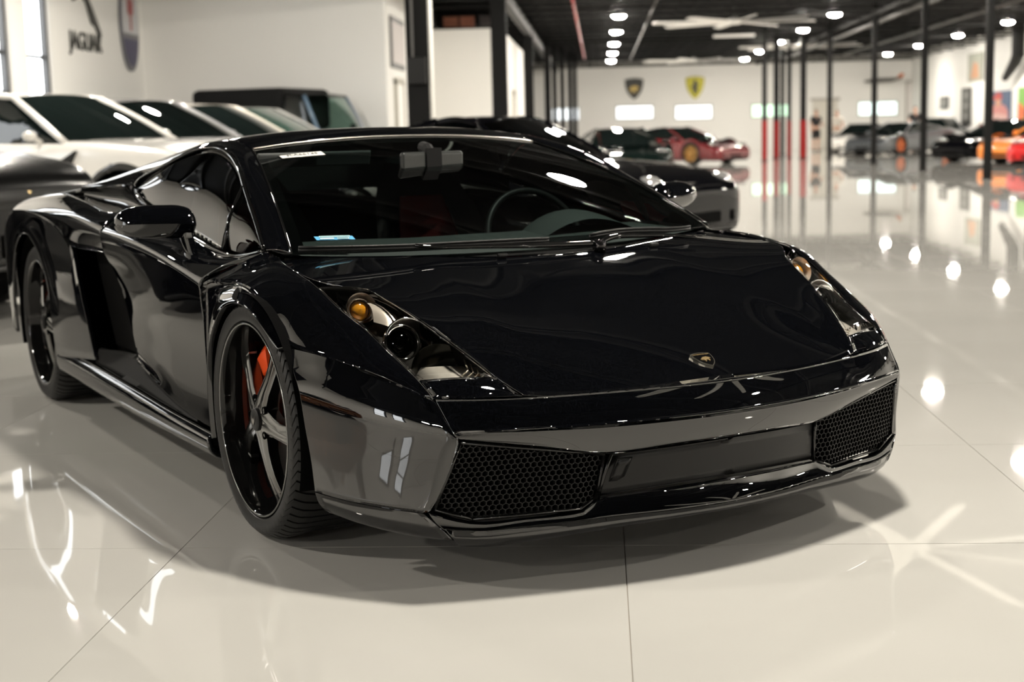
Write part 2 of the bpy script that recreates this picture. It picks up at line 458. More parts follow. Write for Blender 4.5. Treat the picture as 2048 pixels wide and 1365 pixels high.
RIDGE = [(-.905, -.245, .551), (-.909, -.205, .579), (-.912, -.110, .636), (-.912, .020, .675), (-.915, .19, .677), (-.922, .360, .662), (-.924, .364, .575), (-.923, .366, .457), (-.918, .369, .33), (-.912, .371, .222)]
LIP = [(-.928, -.235, .546), (-.934, -.205, .566), (-.941, -.138, .605), (-.943, -.040, .637), (-.943, .085, .632), (-.943, .185, .588), (-.942, .262, .515), (-.940, .305, .43), (-.936, .328, .325), (-.928, .338, .216)]
rows = []
for i, (a, b) in enumerate(zip(RIDGE, LIP)):
    a = np.array(a); b = np.array(b)
    dip = (0, 0, 0, 0, .006, .016, .014, .008, .003, 0)[i]
    rows.append([a, a * .75 + b * .25 + np.array([dip, 0, 0]), a * .5 + b * .5 + np.array([dip * .9, 0, 0]), a * .2 + b * .8, b])
panel('wheel_arch_flare', rows, paint, car, 40, 10, gap=.0002, er=.003)
# inner liners (dark)
def liner(yc, zc, r, x0, x1):
    for s in (1, -1):
        mb = MB(); mb.lathe([(r, s * x0), (r, s * x1), (.05, s * x1)], 40, 'x', (0, yc, zc), a0=-.35, a1=PI + .35)
        mb.build('wheel_arch_liner', void_black, car)
liner(0, .315, .352, -.925, -.60); liner(2.56, .33, .372, -.93, -.58)

# --- door, sill
DOOR = [[(-.776, .245, .755), (-.783, .50, .726), (-.794, .82, .762), (-.792, 1.08, .800), (-.780, 1.34, .843)],
        [(-.864, .31, .722), (-.874, .56, .728), (-.880, .82, .758), (-.882, 1.08, .785), (-.876, 1.36, .810)],
        [(-.924, .380, .668), (-.934, .626, .709), (-.938, .90, .735), (-.941, 1.17, .749), (-.942, 1.40, .757)],
        [(-0.9261, 0.378, 0.640), (-0.9334, 0.605, 0.672), (-0.9349, 0.873, 0.690), (-0.9351, 1.162, 0.697), (-0.9359, 1.410, 0.703)],
        [(-0.9215, 0.378, 0.575), (-0.9287, 0.597, 0.600), (-0.9298, 0.857, 0.615), (-0.9214, 1.136, 0.622), (-0.9106, 1.375, 0.630)],
        [(-0.9170, 0.378, 0.535), (-0.9243, 0.591, 0.550), (-0.9259, 0.842, 0.562), (-0.9165, 1.113, 0.570), (-0.8988, 1.345, 0.575)],
        [(-0.9030, 0.378, 0.440), (-0.9080, 0.575, 0.442), (-0.9103, 0.809, 0.450), (-0.9049, 1.060, 0.458), (-0.8931, 1.275, 0.465)],
        [(-0.9020, 0.378, 0.320), (-0.9064, 0.560, 0.325), (-0.9081, 0.775, 0.335), (-0.9043, 1.007, 0.347), (-0.8955, 1.205, 0.360)],
        [(-.914, .383, .236), (-.916, .60, .248), (-.914, .85, .282), (-.912, 1.00, .310), (-.908, 1.17, .338)]]
panel('door', DOOR, paint, car, 34, 26, r=.003)
SILL = [[(-.912, .345, .226), (-.920, .70, .236), (-.924, 1.1, .250), (-.926, 1.55, .262), (-.926, 2.14, .270)],
        [(-.936, .342, .215), (-.944, .70, .224), (-.948, 1.1, .236), (-.950, 1.55, .246), (-.948, 2.17, .252)],
        [(-.934, .340, .180), (-.942, .70, .182), (-.946, 1.1, .184), (-.948, 1.55, .188), (-.945, 2.19, .192)],
        [(-.915, .340, .158), (-.92, .70, .158), (-.925, 1.1, .158), (-.925, 1.55, .160), (-.925, 2.2, .165)],
        [(-.84, .340, .152), (-.84, .70, .150), (-.84, 1.1, .150), (-.84, 1.55, .150), (-.84, 2.2, .152)]]
panel('sill', SILL, paint, car, 14, 20, r=.003)
# side intake, the raked dark opening behind the door
panel('intake_lip', [[(-.910, .52, .246), (-.890, .85, .280), (-.868, 1.17, .330), (-.865, 1.40, .336), (-.925, 1.60, .330)], [(-.916, .50, .238), (-.922, .85, .246), (-.924, 1.15, .256), (-.926, 1.38, .262), (-.930, 1.64, .274)]], matt_black, car, 6, 20, gap=0)
mb = None
for s in (1, -1):
    mb = MB()
    mb.prism([(1.42, .668), (1.83, .695), (1.60, .34), (1.20, .345)], .86, .84, lambda a, b, d: (-s * d, a, b))
    mb.prism([(1.42, .668), (1.20, .345), (1.215, .345), (1.435, .668)], .882, .84, lambda a, b, d: (-s * d, a, b))
    mb.build('side_intake', void_black, car)
# --- rear quarter
RIM_O = [(-.940, 1.60, .290), (-.946, 1.66, .42), (-.946, 1.75, .56), (-.944, 1.835, .690), (-.952, 2.02, .760), (-.957, 2.26, .790), (-.958, 2.56, .80), (-.955, 2.86, .78), (-.940, 3.10, .70), (-.925, 3.20, .52), (-.92, 3.20, .28)]
RIM_I = [(-.948, 2.185, .235), (-.955, 2.19, .33), (-.957, 2.215, .45), (-.958, 2.275, .56), (-.959, 2.36, .635), (-.960, 2.46, .685), (-.960, 2.58, .703), (-.958, 2.72, .675), (-.956, 2.86, .58), (-.954, 2.94, .42), (-.950, 2.94, .25)]
rows = []
for a, b in zip(RIM_O, RIM_I):
    a = np.array(a); b = np.array(b)
    rows.append([a, a * .7 + b * .3 + np.array([-.004, 0, 0]), a * .3 + b * .7 + np.array([-.006, 0, 0]), b])
panel('rear_fender', rows, paint, car, 40, 14, gap=.0006)
SH_T = [(-.838, 1.41, .832), (-.868, 1.55, .825), (-.868, 1.85, .852), (-.858, 2.19, .874), (-.845, 2.5, .868), (-.815, 2.9, .846), (-.76, 3.20, .82)]
SH_C = [(-.943, 1.405, .757), (-.946, 1.55, .768), (-.951, 1.80, .787), (-.956, 2.10, .797), (-.957, 2.5, .803), (-.945, 2.9, .79), (-.90, 3.20, .76)]
SH_L = [(-.926, 1.415, .690), (-.933, 1.60, .688), (-.946, 1.835, .693), (-.953, 2.06, .762), (-.958, 2.5, .798), (-.952, 2.88, .775), (-.92, 3.20, .70)]
rows = []
for a, b, c in zip(SH_T, SH_C, SH_L):
    a, b, c = map(np.array, (a, b, c))
    rows.append([a, a * .6 + b * .4 + np.array([-.012, 0, .010]), b, b * .5 + c * .5, c])
panel('rear_shoulder', rows, paint, car, 34, 14, gap=.0006)
# dark air scoop between side window and shoulder
mb = None
for s in (1, -1):
    G = surf([[(-.80, 1.40, .815), (-.862, 1.56, .815), (-.862, 1.86, .840), (-.852, 2.17, .862)],
              [(-.76, 1.50, .83), (-.77, 1.65, .84), (-.78, 1.9, .85), (-.80, 2.18, .866)],
              [(-.770, 1.53, .915), (-.765, 1.70, .915), (-.775, 1.9, .905), (-.80, 2.2, .893)]], 8, 10) * np.array([s, 1, 1])
    V, F = grid_mesh(G, flange=0); add_mesh('air_scoop', V, F, gloss_black, car)
# --- roof, buttress, engine deck, tail
ROOF = [[(-.536, .975, 1.040), (-.34, .955, 1.061), (-.17, .942, 1.069), (0, .938, 1.071)],
        [(-.546, 1.06, 1.064), (-.35, 1.05, 1.085), (-.17, 1.04, 1.093), (0, 1.035, 1.096)],
        [(-.560, 1.25, 1.068), (-.35, 1.25, 1.091), (-.17, 1.25, 1.099), (0, 1.25, 1.101)],
        [(-.585, 1.46, 1.045), (-.36, 1.46, 1.072), (-.17, 1.46, 1.080), (0, 1.46, 1.082)],
        [(-.655, 1.78, .985), (-.42, 1.78, 1.0), (-.2, 1.78, .995), (0, 1.78, .992)],
        [(-.745, 2.10, .922), (-.46, 2.1, .925), (-.22, 2.1, .92), (0, 2.1, .915)],
        [(-.80, 2.20, .895), (-.5, 2.3, .895), (-.24, 2.35, .89), (0, 2.4, .885)],
        [(-.830, 2.55, .865), (-.5, 2.65, .86), (-.24, 2.7, .855), (0, 2.7, .85)],
        [(-.79, 2.95, .842), (-.48, 3.05, .84), (-.24, 3.1, .84), (0, 3.1, .84)],
        [(-.72, 3.22, .82), (-.45, 3.30, .825), (-.22, 3.34, .825), (0, 3.36, .825)]]
panel('roof_and_engine_cover', ROOF, paint, car, 44, 16, mirror=True, gap=.001, er=.004)
TAIL = [[(-.74, 3.22, .815), (-.4, 3.33, .82), (0, 3.37, .82)], [(-.86, 3.24, .70), (-.45, 3.38, .70), (0, 3.42, .70)],
        [(-.88, 3.24, .5), (-.45, 3.38, .5), (0, 3.42, .5)], [(-.86, 3.22, .26), (-.45, 3.34, .24), (0, 3.38, .24)]]
panel('tail_panel', TAIL, paint, car, 14, 14, mirror=True)
for s in (1, -1):
    mb = MB(); mb.box((s * .62, 3.345, .66), (.30, .03, .10), Matrix.Rotation(s * -.2, 3, 'Z')); bevel_obj(mb.build('tail_light', mat('red_lamp', (.35, .01, .01), .1, 0, 1), car), .01)
# --- cant rail with the windscreen pillar
AP_I = [(-.727, .157, .752), (-.702, .262, .803), (-.655, .462, .887), (-.591, .728, .977), (-.537, .955, 1.036), (-.546, 1.06, 1.064), (-.560, 1.25, 1.068), (-.585, 1.46, 1.045), (-.655, 1.78, .985), (-.745, 2.10, .922), (-.80, 2.20, .896)]
AP_O = [(-.772, .239, .757), (-.738, .384, .826), (-.694, .587, .916), (-.662, .727, .980), (-.628, .931, 1.034), (-.620, 1.097, 1.049), (-.645, 1.258, 1.035), (-.700, 1.406, .985), (-.752, 1.60, .920), (-.785, 1.9, .905), (-.805, 2.19, .894)]
rows = []
for a, b in zip(AP_I, AP_O):
    a = np.array(a); b = np.array(b); n = np.array([-.5, -.35, .75])
    rows.append([a, a * .7 + b * .3 + n * .007, a * .35 + b * .65 + n * .008, b])
panel('windscreen_pillar', rows, paint, car, 40, 10, gap=.0006, er=.003)
# --- side glass
BELT = [(-.772, .247, .754), (-.779, .50, .727), (-.785, .60, .736), (-.790, .82, .764), (-.788, 1.08, .802), (-.776, 1.35, .845), (-.758, 1.57, .898)]
UPP = [(-.770, .25, .760), (-.739, .39, .826), (-.695, .59, .914), (-.663, .73, .977), (-.631, .93, 1.029), (-.623, 1.097, 1.044), (-.648, 1.258, 1.030), (-.703, 1.41, .980), (-.752, 1.59, .915), (-.756, 1.58, .904)]
tq = np.linspace(0, 1, 7)
u = spl(np.array(UPP), tq); b = spl(np.array(BELT), tq)
bow = np.array([[-.018 * math.sin(PI * k), 0, 0] for k in tq])
rows = [[p, p * .5 + q * .5 + w + np.array([-.003, 0, 0]), q] for p, q, w in zip(u, b, bow)]
panel('side_window', rows, side_glass, car, 34, 12, gap=0, flange=.004, er=.003)
loop = UPP + [(-.778, 1.42, .87)] + BELT[-2::-1]
for s in (1, -1):
    off = np.array([-.004, 0, 0])
    mb = MB(); P = spl(np.array(UPP + BELT[-2:-1]) + off, np.linspace(0, 1, 60)); mb.tube(P * np.array([s, 1, 1]), .0065, 8)
    P = spl(np.array(BELT) + off, np.linspace(0, 1, 40)); mb.tube(P * np.array([s, 1, 1]), .0065, 8)
    mb.build('window_trim', gloss_black, car, smooth=True)
    mb = MB(); mb.tube([np.array(p) * np.array([s, 1, 1]) for p in ((-.692, .620, .924), (-.748, .600, .83), (-.787, .56, .738))], .011, 8)
    mb.build('quarter_window_bar', gloss_black, car, smooth=True)
# --- windscreen
WS = []
for (o, yc, zc) in (((-.727, .157, .752), .020, .747), ((-.702, .262, .803), .145, .797), ((-.655, .462, .887), .370, .883), ((-.591, .728, .977), .650, .984), ((-.539, .950, 1.035), .925, 1.067)):
    WS.append([(o[0] * s, lerp(yc, o[1], s ** 2.2), lerp(zc, o[2], s ** 2.2)) for s in (1, .85, .65, .4, .2, 0)])
G = surf(WS, 22, 18, mirror=True)
V, F = grid_mesh(G, flange=.004, r=.001, gap=.0003); add_mesh('windscreen', V, F, ws_glass, car)
# printed black border of the glass, laid just inside it
H = G - np.array([0, -.0025, .006]) * 1.0
def band(name, sl):
    V, F = grid_mesh(H[sl], flange=0); add_mesh(name, V, F, gloss_black, car)
nr, nc = H.shape[:2]
mb = MB()
for sl in ((slice(0, 3), slice(0, nc)), (slice(nr - 3, nr), slice(0, nc)), (slice(2, nr - 2), slice(0, 3)), (slice(2, nr - 2), slice(nc - 3, nc))):
    V, F = grid_mesh(H[sl], flange=0); mb.add(V, F)
mb.build('windscreen_border', gloss_black, car)
tb = [r[0] for r in WS]
for s in (1, -1):
    mb = MB(); P = spl(np.array(tb) + np.array([-.002, -.002, .003]), np.linspace(0, 1, 30)); mb.tube(P * np.array([s, 1, 1]), .0035, 6); mb.build('windscreen_seal', gloss_black, car, smooth=True)
mb = MB(); P = [G[-1, j] + np.array([0, .002, .003]) for j in range(nc)]; mb.tube(P, .003, 6); mb.build('header_seal', brushed, car, smooth=True)
# cowl between hood and glass
CW0 = [(-.746, .19, .722), (-.55, .07, .712), (-.3, -.01, .708), (0, -.042, .704)]
CW1 = [(-.735, .19, .735), (-.55, .12, .728), (-.3, .06, .722), (0, .03, .720)]
panel('cowl', [CW0, CW1], satin_black, car, 4, 12, mirror=True, flange=0)
# --- wipers: two blades with their arms
def wiper(blade, arm, name):
    r = empty(name, parent=car)
    mb = MB(); P = spl(np.array(blade), np.linspace(0, 1, 16)); mb.tube(P, .006, 6); mb.tube(P + np.array([0, -.002, .008]), [.004] * 16, 6)
    mb.build('wiper_blade', satin_black, r, smooth=True)
    mb = MB(); P = spl(np.array(arm), np.linspace(0, 1, 20)); mb.tube(P, list(np.linspace(.010, .005, 20)), 8)
    mb.tube([P[0] - np.array([0, 0, .02]), P[0] + np.array([0, 0, .012])], .018, 12)
    mb.build('wiper_arm', gloss_black, r, smooth=True)
    return r
wiper([(-.745, .060, .766), (-.60, .022, .762), (-.45, .004, .758), (-.30, .003, .756), (-.15, -.001, .754), (.015, -.006, .752)],
      [(.165, -.045, .738), (.0, -.045, .742), (-.20, -.034, .750), (-.38, -.012, .758), (-.42, .0, .764)], 'windscreen_wiper')
wiper([(.165, .0, .754), (.29, .012, .762), (.40, .010, .760), (.455, .008, .757), (.56, .03, .757)],
      [(.165, -.055, .735), (.195, -.035, .745), (.24, -.018, .752), (.34, -.020, .750), (.44, -.030, .745), (.52, -.06, .735)], 'windscreen_wiper')
for x in (-.17, .36):   # washer jets on the cowl
    mb = MB(); mb.box((x, -.055, .724), (.030, .014, .010)); bevel_obj(mb.build('washer_jet', satin_black, car), .003)

# --- headlamps
LN = Vector((-.248, -.446, .860)).normalized()
def lamp(s):
    sx = np.array([s, 1, 1])
    r = empty('headlight', parent=car)
    G = np.array(rails(HLO, HLI, 9, .006)); G = surf(G.tolist(), 14, 12) * sx
    V, F = grid_mesh(G, flange=.003, r=.001, gap=.002); add_mesh('lens_cover', V, F, lens_glass, r)
    D = G - np.array([s * LN.x, LN.y, LN.z]) * .055
    V, F = grid_mesh(D, flange=0)
    # bucket: sunk floor plus its walls
    nr, nc = G.shape[:2]
    loop = [(0, j) for j in range(nc - 1)] + [(i, nc - 1) for i in range(nr - 1)] + [(nr - 1, j) for j in range(nc - 1, 0, -1)] + [(i, 0) for i in range(nr - 1, 0, -1)]
    mb = MB(); mb.add(V, F)
    a = [G[k] - np.array([s * LN.x, LN.y, LN.z]) * .003 for k in loop]; b = [D[k] for k in loop]; L = len(a)
    mb.add(a + b, [(k, (k + 1) % L, L + (k + 1) % L, L + k) for k in range(L)])
    mb.build('lamp_bucket', mat('smoked_lamp_grey', (.030, .029, .027), .25, .2, .3), r, smooth='auto')
    T = (G * .26 + D * .74)[0:5, 1:-1]      # pearly trim plate under the inner lamp
    V, F = grid_mesh(T, flange=.004, r=.001); add_mesh('lamp_trim', V, F, mat('pearl_grey', (.55, .52, .47), .3, .0), r)
    # light axis: forward, a little up
    ax = Vector((s * -.10, -.93, .34)).normalized(); e1 = Vector((1, 0, 0)); e1 = (e1 - ax * e1.dot(ax)).normalized(); e2 = ax.cross(e1)
    def ring(name, c, prof, m, n=28, smooth=True, sq=1.0, a0=0, a1=2 * PI):
        c = Vector((c[0] * s, c[1], c[2])) - Vector((s * LN.x, LN.y, LN.z)) * (.012 if 'inner' not in name else .004); mb = MB(); mm = MB(); mm.lathe(prof, n, 'z', a0=a0, a1=a1)
        mb.add([c + e1 * v[0] * sq + e2 * v[1] + ax * v[2] for v in mm.v], mm.f)
        return mb.build(name, m, r, smooth=smooth)
    # turn signal
    ring('indicator_reflector', (-.726, -.285, .640), [(.040, .030), (.037, .012), (.026, -.015), (.006, -.028)], reflector)
    am = ring('indicator_lens', (-.728, -.295, .642), [(.0008, .012), (.012, .010), (.022, .004), (.026, -.004), (.024, -.012)], amber)
    ring('indicator_rim', (-.726, -.290, .641), [(.026, 0), (.029, .006), (.033, .004), (.034, -.006)], chrome)
    # spread reflector behind it (a warm half bowl)
    mb = MB(); G2 = surf([[(-.708, -.284, .652), (-.684, -.306, .648), (-.662, -.338, .630)], [(-.708, -.325, .640), (-.682, -.345, .632), (-.658, -.370, .615)], [(-.715, -.352, .607), (-.696, -.378, .600), (-.672, -.392, .588)]], 8, 8) * sx
    V, F = grid_mesh(G2, flange=0); add_mesh('indicator_bowl', V, F, reflector, r)
    # projector: ring, bowl turned to the centre line, dark ball lens
    arc = lambda p, q: (math.radians(p), math.radians(q)) if s == 1 else (math.radians(180 - q), math.radians(180 - p))
    cx = lambda x, d: x + d
    ring('projector_bowl', (-.672, -.440, .566), [(.060, .030), (.058, .022), (.050, .0), (.044, -.02)], reflector, 36)
    ring('projector_rim', (-.672, -.440, .566), [(.058, .029), (.0605, .033), (.063, .028)], chrome, 36)
    ring('projector_ring', (-.688, -.442, .566), [(.037, .016), (.041, .029), (.047, .027), (.049, .012)], chrome, 36)
    ring('projector_lens', (-.688, -.444, .567), [(.0005, .028), (.016, .026), (.029, .017), (.038, .000)], fog_glass)
    ring('projector_core', (-.688, -.436, .563), [(.0005, -.004), (.024, .002), (.038, .008)], mat('lamp_core', (.05, .06, .055), .15, .6), 20)
    # inner lamp: a dark smoked dish with a pearly collar on its inner side
    a0_, a1_ = arc(-175, 0)
    ring('inner_dish', (-.640, -.556, .504), [(.066, .012), (.058, .004), (.038, -.012), (.001, -.020)], mat('smoked_dish', (.022, .022, .018), .12, .5), 32, sq=1.12)
    ring('inner_collar', (-.640, -.559, .505), [(.066, .010), (.070, .015), (.082, .010), (.094, .0)], mat('pearl_grey', (.55, .52, .47), .3, .0), 32, sq=1.12, a0=a0_, a1=a1_)
    mb = MB()
    for k in range(4):
        c = Vector((-.588 * s + s * .010 * k, -.622 - .008 * k, .506 - .004 * k))
        mb.tube([c + Vector((0, .03 - .005 * k, .022 - .003 * k)), c + Vector((s * -.006, 0, 0)), c + Vector((s * -.030, -.012, -.010))], .0022, 6)
    mb.build('light_guide', mat('light_guide', (.7, .62, .5), .2, .2), r, smooth=True)
for s in (1, -1): lamp(s)

# --- door mirrors
def door_mirror(s):
    r = empty('door_mirror', parent=car); sx = np.array([s, 1, 1])
    up, lo = [], []
    for (x, k, dz) in ((-1.078, .05, 0), (-1.073, .36, .001), (-1.058, .66, .002), (-1.03, .88, .003), (-.99, .99, .003), (-.94, 1.0, .002), (-.89, .98, .0), (-.868, .84, -.002), (-.858, .50, -.004), (-.855, .08, -.004)):
        yc, zc = .615 + .34 * (-x - .86), .828 + dz; f = min(1, k + .15)
        up.append([(x, yc - .052 * k, zc - .004), (x, yc - .046 * k, zc + .016 * k), (x, yc - .022 * k, zc + .041 * k), (x, yc + .015 * k, zc + .050 * k), (x, yc + .045 * k, zc + .044 * k)])
        lo.append([(x, yc - .052 * k, zc - .004), (x, yc - .030 * k, zc - .024 * k - .004), (x, yc - .004 * k, zc - .047 * k), (x, yc + .022 * k, zc - .050 * k), (x, yc + .045 * k, zc - .046 * k)])
    for part in (up, lo):
        G = spl(np.array(part), np.linspace(0, 1, 24)); G = np.swapaxes(spl(np.swapaxes(G, 0, 1), np.linspace(0, 1, 10)), 0, 1) * sx
        V, F = grid_mesh(G, flange=0, out_from=np.array([s * .965, .65, .828])); add_mesh('mirror_housing', V, F, paint, r)
    mm = MB(); mm.lathe([(.001, .0), (.9, .0), (1.0, -.004)], 28, 'y'); mb2 = MB()
    mb2.add([(s * -.966 + v[0] * .095, .695 + v[1] + v[0] * .030, .828 + v[2] * .040) for v in mm.v], mm.f); mb2.build('mirror_glass', chrome, r, smooth=True)
    P = spl(np.array([(-.882, .640, .815), (-.876, .632, .772), (-.870, .620, .735), (-.856, .600, .700)]), np.linspace(0, 1, 12))
    n_ = 14; vs = []
    for i, p in enumerate(P):
        w = lerp(.019, .014, i / 11); l = lerp(.040, .028, i / 11)
        vs += [(s * (p[0] + w * math.copysign(abs(math.cos(a)) ** .6, math.cos(a))), p[1] + l * math.copysign(abs(math.sin(a)) ** .6, math.sin(a)), p[2]) for a in np.linspace(0, 2 * PI, n_, endpoint=False)]
    fs = [(i * n_ + k, i * n_ + (k + 1) % n_, (i + 1) * n_ + (k + 1) % n_, (i + 1) * n_ + k) for i in range(11) for k in range(n_)]
    mb = MB(); mb.add(vs, fs + [tuple(range(11 * n_, 12 * n_))]); mb.build('mirror_stalk', paint, r, smooth='auto')
for s in (1, -1): door_mirror(s)

# --- wheels
def wheel(s, yc, R, width, xo):
    r = empty('wheel', (s * xo, yc, R), parent=car)     # local x: outward is s
    # tyre with tread blocks
    wi = width
    prof = [(.2615, -.006), (.268, .006), (.285, .011), (.303, .008), (.3135, -.002), (.3205, -.016), (.3245, -.030), (.3245, -.060), (.3245, -wi / 2 - .004), (.3245, -wi + .055), (.3225, -wi + .02), (.31, -wi + .002), (.28, -wi - .006), (.262, -wi + .01)]
    prof = [(a * R / .3245 if a > .27 else a, b) for a, b in prof]
    nb = 68; v = []; n = len(prof)
    cols = []
    for b in range(nb):
        for fr, g in ((.0, 0), (.76, 0), (.80, 1), (.96, 1)): cols.append((b + fr, g))
    for (t, g) in cols:
        for i, (rad, x) in enumerate(prof):
            tread = 4 <= i <= 10
            slant = (-.9 * abs(x + wi / 2) / wi * 2.2) if tread else 0
            a = 2 * PI * (t + slant) / nb
            rr = rad - (.006 if (g and tread) else 0) - (.006 if i == 8 else 0)
            v.append((s * x, rr * math.cos(a), rr * math.sin(a)))
    nc_ = len(cols); f = [(c * n + i, ((c + 1) % nc_) * n + i, ((c + 1) % nc_) * n + i + 1, c * n + i + 1) for c in range(nc_) for i in range(n - 1)]
    mb = MB(); mb.add(v, f); mb.build('tyre', rubber, r, smooth='auto')
    # rim: lip and deep barrel
    mb = MB(); mb.lathe([(.2625, -.010), (.2640, .0), (.2625, .005), (.2585, .006), (.2545, .002), (.252, -.008), (.2505, -.030), (.2450, -.045), (.2430, -.075), (.2400, -.15), (.238, -wi + .015)], 72, 'x')
    mb.v = [(s * p[0], p[1], p[2]) for p in mb.v]; mb.build('rim_barrel', rim_black, r, smooth='auto')
    mb = MB(); mb.lathe([(.2632, .0005), (.2620, .0062), (.2590, .0072), (.2570, .0052)], 72, 'x')
    mb.v = [(s * p[0], p[1], p[2]) for p in mb.v]; mb.build('rim_lip', gunmetal, r, smooth=True)
    # five tapering spokes, waisted and then flared at the barrel
    for k in range(5):
        a0 = 2 * PI * k / 5 + math.radians(-4)
        rows = []
        for (rad, hw, xf, xb, tw) in ((.030, .040, -.010, -.050, 0), (.060, .034, -.012, -.050, 0), (.090, .027, -.016, -.050, .005), (.125, .0245, -.022, -.055, .011), (.160, .0255, -.028, -.06, .012), (.190, .0285, -.034, -.064, .008), (.205, .0300, -.037, -.066, .004), (.2075, .0370, -.038, -.067, .003), (.230, .0400, -.043, -.07, 0), (.246, .0410, -.047, -.072, 0)):
            row = []
            for (q, x) in ((-1, xb), (-1, xf - .006), (-.72, xf - .0005), (-.25, xf + .0015), (0, xf - .0015), (.25, xf + .0015), (.72, xf - .0005), (1, xf - .006), (1, xb)):
                t = q * hw + tw * s
                row.append((s * x, -(rad * math.cos(a0) - t * math.sin(a0)) , rad * math.sin(a0) + t * math.cos(a0)))
            rows.append(row)
        A = np.array(rows); mb = MB(); nr_, nc2 = A.shape[:2]
        mb.add(A.reshape(-1, 3).tolist(), [(i * nc2 + j, i * nc2 + (j + 1) % nc2, (i + 1) * nc2 + (j + 1) % nc2, (i + 1) * nc2 + j) for i in range(nr_ - 1) for j in range(nc2)] + [tuple(range((nr_ - 1) * nc2, nr_ * nc2))])
        o = mb.build('spoke', gunmetal, r, smooth='auto')
    mb = MB(); mb.lathe([(.066, -.05), (.060, -.018), (.050, -.0125), (.036, -.010), (.001, -.010)], 40, 'x'); mb.v = [(s * p[0], p[1], p[2]) for p in mb.v]
    mb.build('hub', gunmetal, r, smooth='auto')
    mb = MB(); mb.lathe([(.031, -.010), (.031, -.004), (.027, -.001), (.001, .001)], 32, 'x'); mb.v = [(s * p[0], p[1], p[2]) for p in mb.v]
    cap = mb.build('centre_cap', satin_black, r, smooth='auto')
    mb = MB()
    mb.prism([(-.012, .012), (-.006, .0), (0, .006), (.006, .0), (.012, .012), (.010, -.004), (0, -.016), (-.010, -.004)], .001, .0022, lambda a, b, d: (s * d, a, b)); mb.build('cap_emblem', brushed, r)
    mb = MB()
    for k in range(5):
        a = 2 * PI * (k + .5) / 5 + math.radians(180 + 4); c = (0, .058 * math.cos(a), .058 * math.sin(a))
        mb.lathe([(.0105, -.014), (.0105, -.010), (.0085, -.0098), (.0085, -.030), (.001, -.030)], 14, 'x', (0, c[1], c[2]))
    mb.v = [(s * p[0], p[1], p[2]) for p in mb.v]; mb.build('bolt_holes', void_black, r, smooth='auto', kind='stuff')
    # brake disc and caliper
    mb = MB(); mb.lathe([(.07, -.10), (.185, -.10), (.185, -.128), (.07, -.128)], 48, 'x'); mb.v = [(s * p[0], p[1], p[2]) for p in mb.v]
    mb.build('brake_disc', mat('dark_brake_disc', (.05, .045, .042), .35, .9), r, smooth='auto')
    for (a0, a1) in ((math.radians(-35), math.radians(75)),):
        mb = MB(); m_ = 16; v = []
        for i in range(m_ + 1):
            a = lerp(a0, a1, i / m_)
            for (rad, x) in ((.118, -.070), (.130, -.060), (.185, -.060), (.205, -.075), (.205, -.15), (.118, -.15)):
                v.append((s * x, rad * math.cos(a), rad * math.sin(a)))
        f = [(i * 6 + j, i * 6 + (j + 1) % 6, i * 6 + 6 + (j + 1) % 6, i * 6 + 6 + j) for i in range(m_) for j in range(6)] + [tuple(range(6)), tuple(range(m_ * 6, m_ * 6 + 6))]
        mb.add(v, f); mb.build('brake_caliper', orange_red, r, smooth='auto')
    mb = MB(); mb.lathe([(.20, -.16), (.001, -.16)], 24, 'x'); mb.v = [(s * p[0], p[1], p[2]) for p in mb.v]; mb.build('brake_shield', void_black, r)
    for k in range(10):
        pass
    return r
for s in (1, -1):
    wheel(-s, 0.0, .3245, .24, .918)
    wheel(-s, 2.56, .330, .30, .918)

# --- bonnet crest
def crest_poly(n=10):
    top = [(-.030, .026), (-.016, .0305), (0, .032), (.016, .0305), (.030, .026)]
    right = [(.029, .010), (.024, -.008), (.015, -.023), (0, -.036)]
    left = [(-x, y) for x, y in right[-2::-1]]
    return top + right + left
BULL = [(-.016, .004), (-.012, .010), (-.004, .013), (.003, .012), (.008, .015), (.010, .011), (.015, .009), (.019, .004), (.017, .001), (.013, .003), (.010, -.001), (.011, -.007), (.008, -.013), (.005, -.012), (.006, -.006), (.001, -.004), (-.004, -.006), (-.006, -.013), (-.010, -.014), (-.009, -.007), (-.013, -.003), (-.018, -.002), (-.020, .003), (-.018, .004)]
bd = empty('bonnet_crest', parent=car)
B0 = Vector((.006, -.768, hood_surface(0, -.768) + .0035)); BN = Vector((0, -.372, .928)).normalized(); BX = Vector((1, 0, 0)); BYv = BN.cross(BX)
fr = lambda a, b, d: B0 + BX * a * 1.0 + BYv * b * 1.0 + BN * d
mb = MB(); mb.prism(crest_poly(), -.004, .0025, fr); mb.build('crest_rim', silver_rim, bd)
mb = MB(); mb.prism([(a * .90, b * .90) for a, b in crest_poly()], 0, .0032, fr); mb.build('crest_field', gloss_black, bd)
mb = MB(); mb.prism([(a * .78 + .001, b * .78 - .003) for a, b in BULL], .003, .0045, fr); mb.build('crest_bull', gold, bd)
Mx = Matrix(((BX.x, BYv.x, BN.x, 0), (BX.y, BYv.y, BN.y, 0), (BX.z, BYv.z, BN.z, 0), (0, 0, 0, 1)))
text_mesh('crest_lettering', 'LAMBORGHINI', .0075, gold, bd, Matrix.Translation(B0 + BYv * .0215 + BN * .0033) @ Mx, .0003)

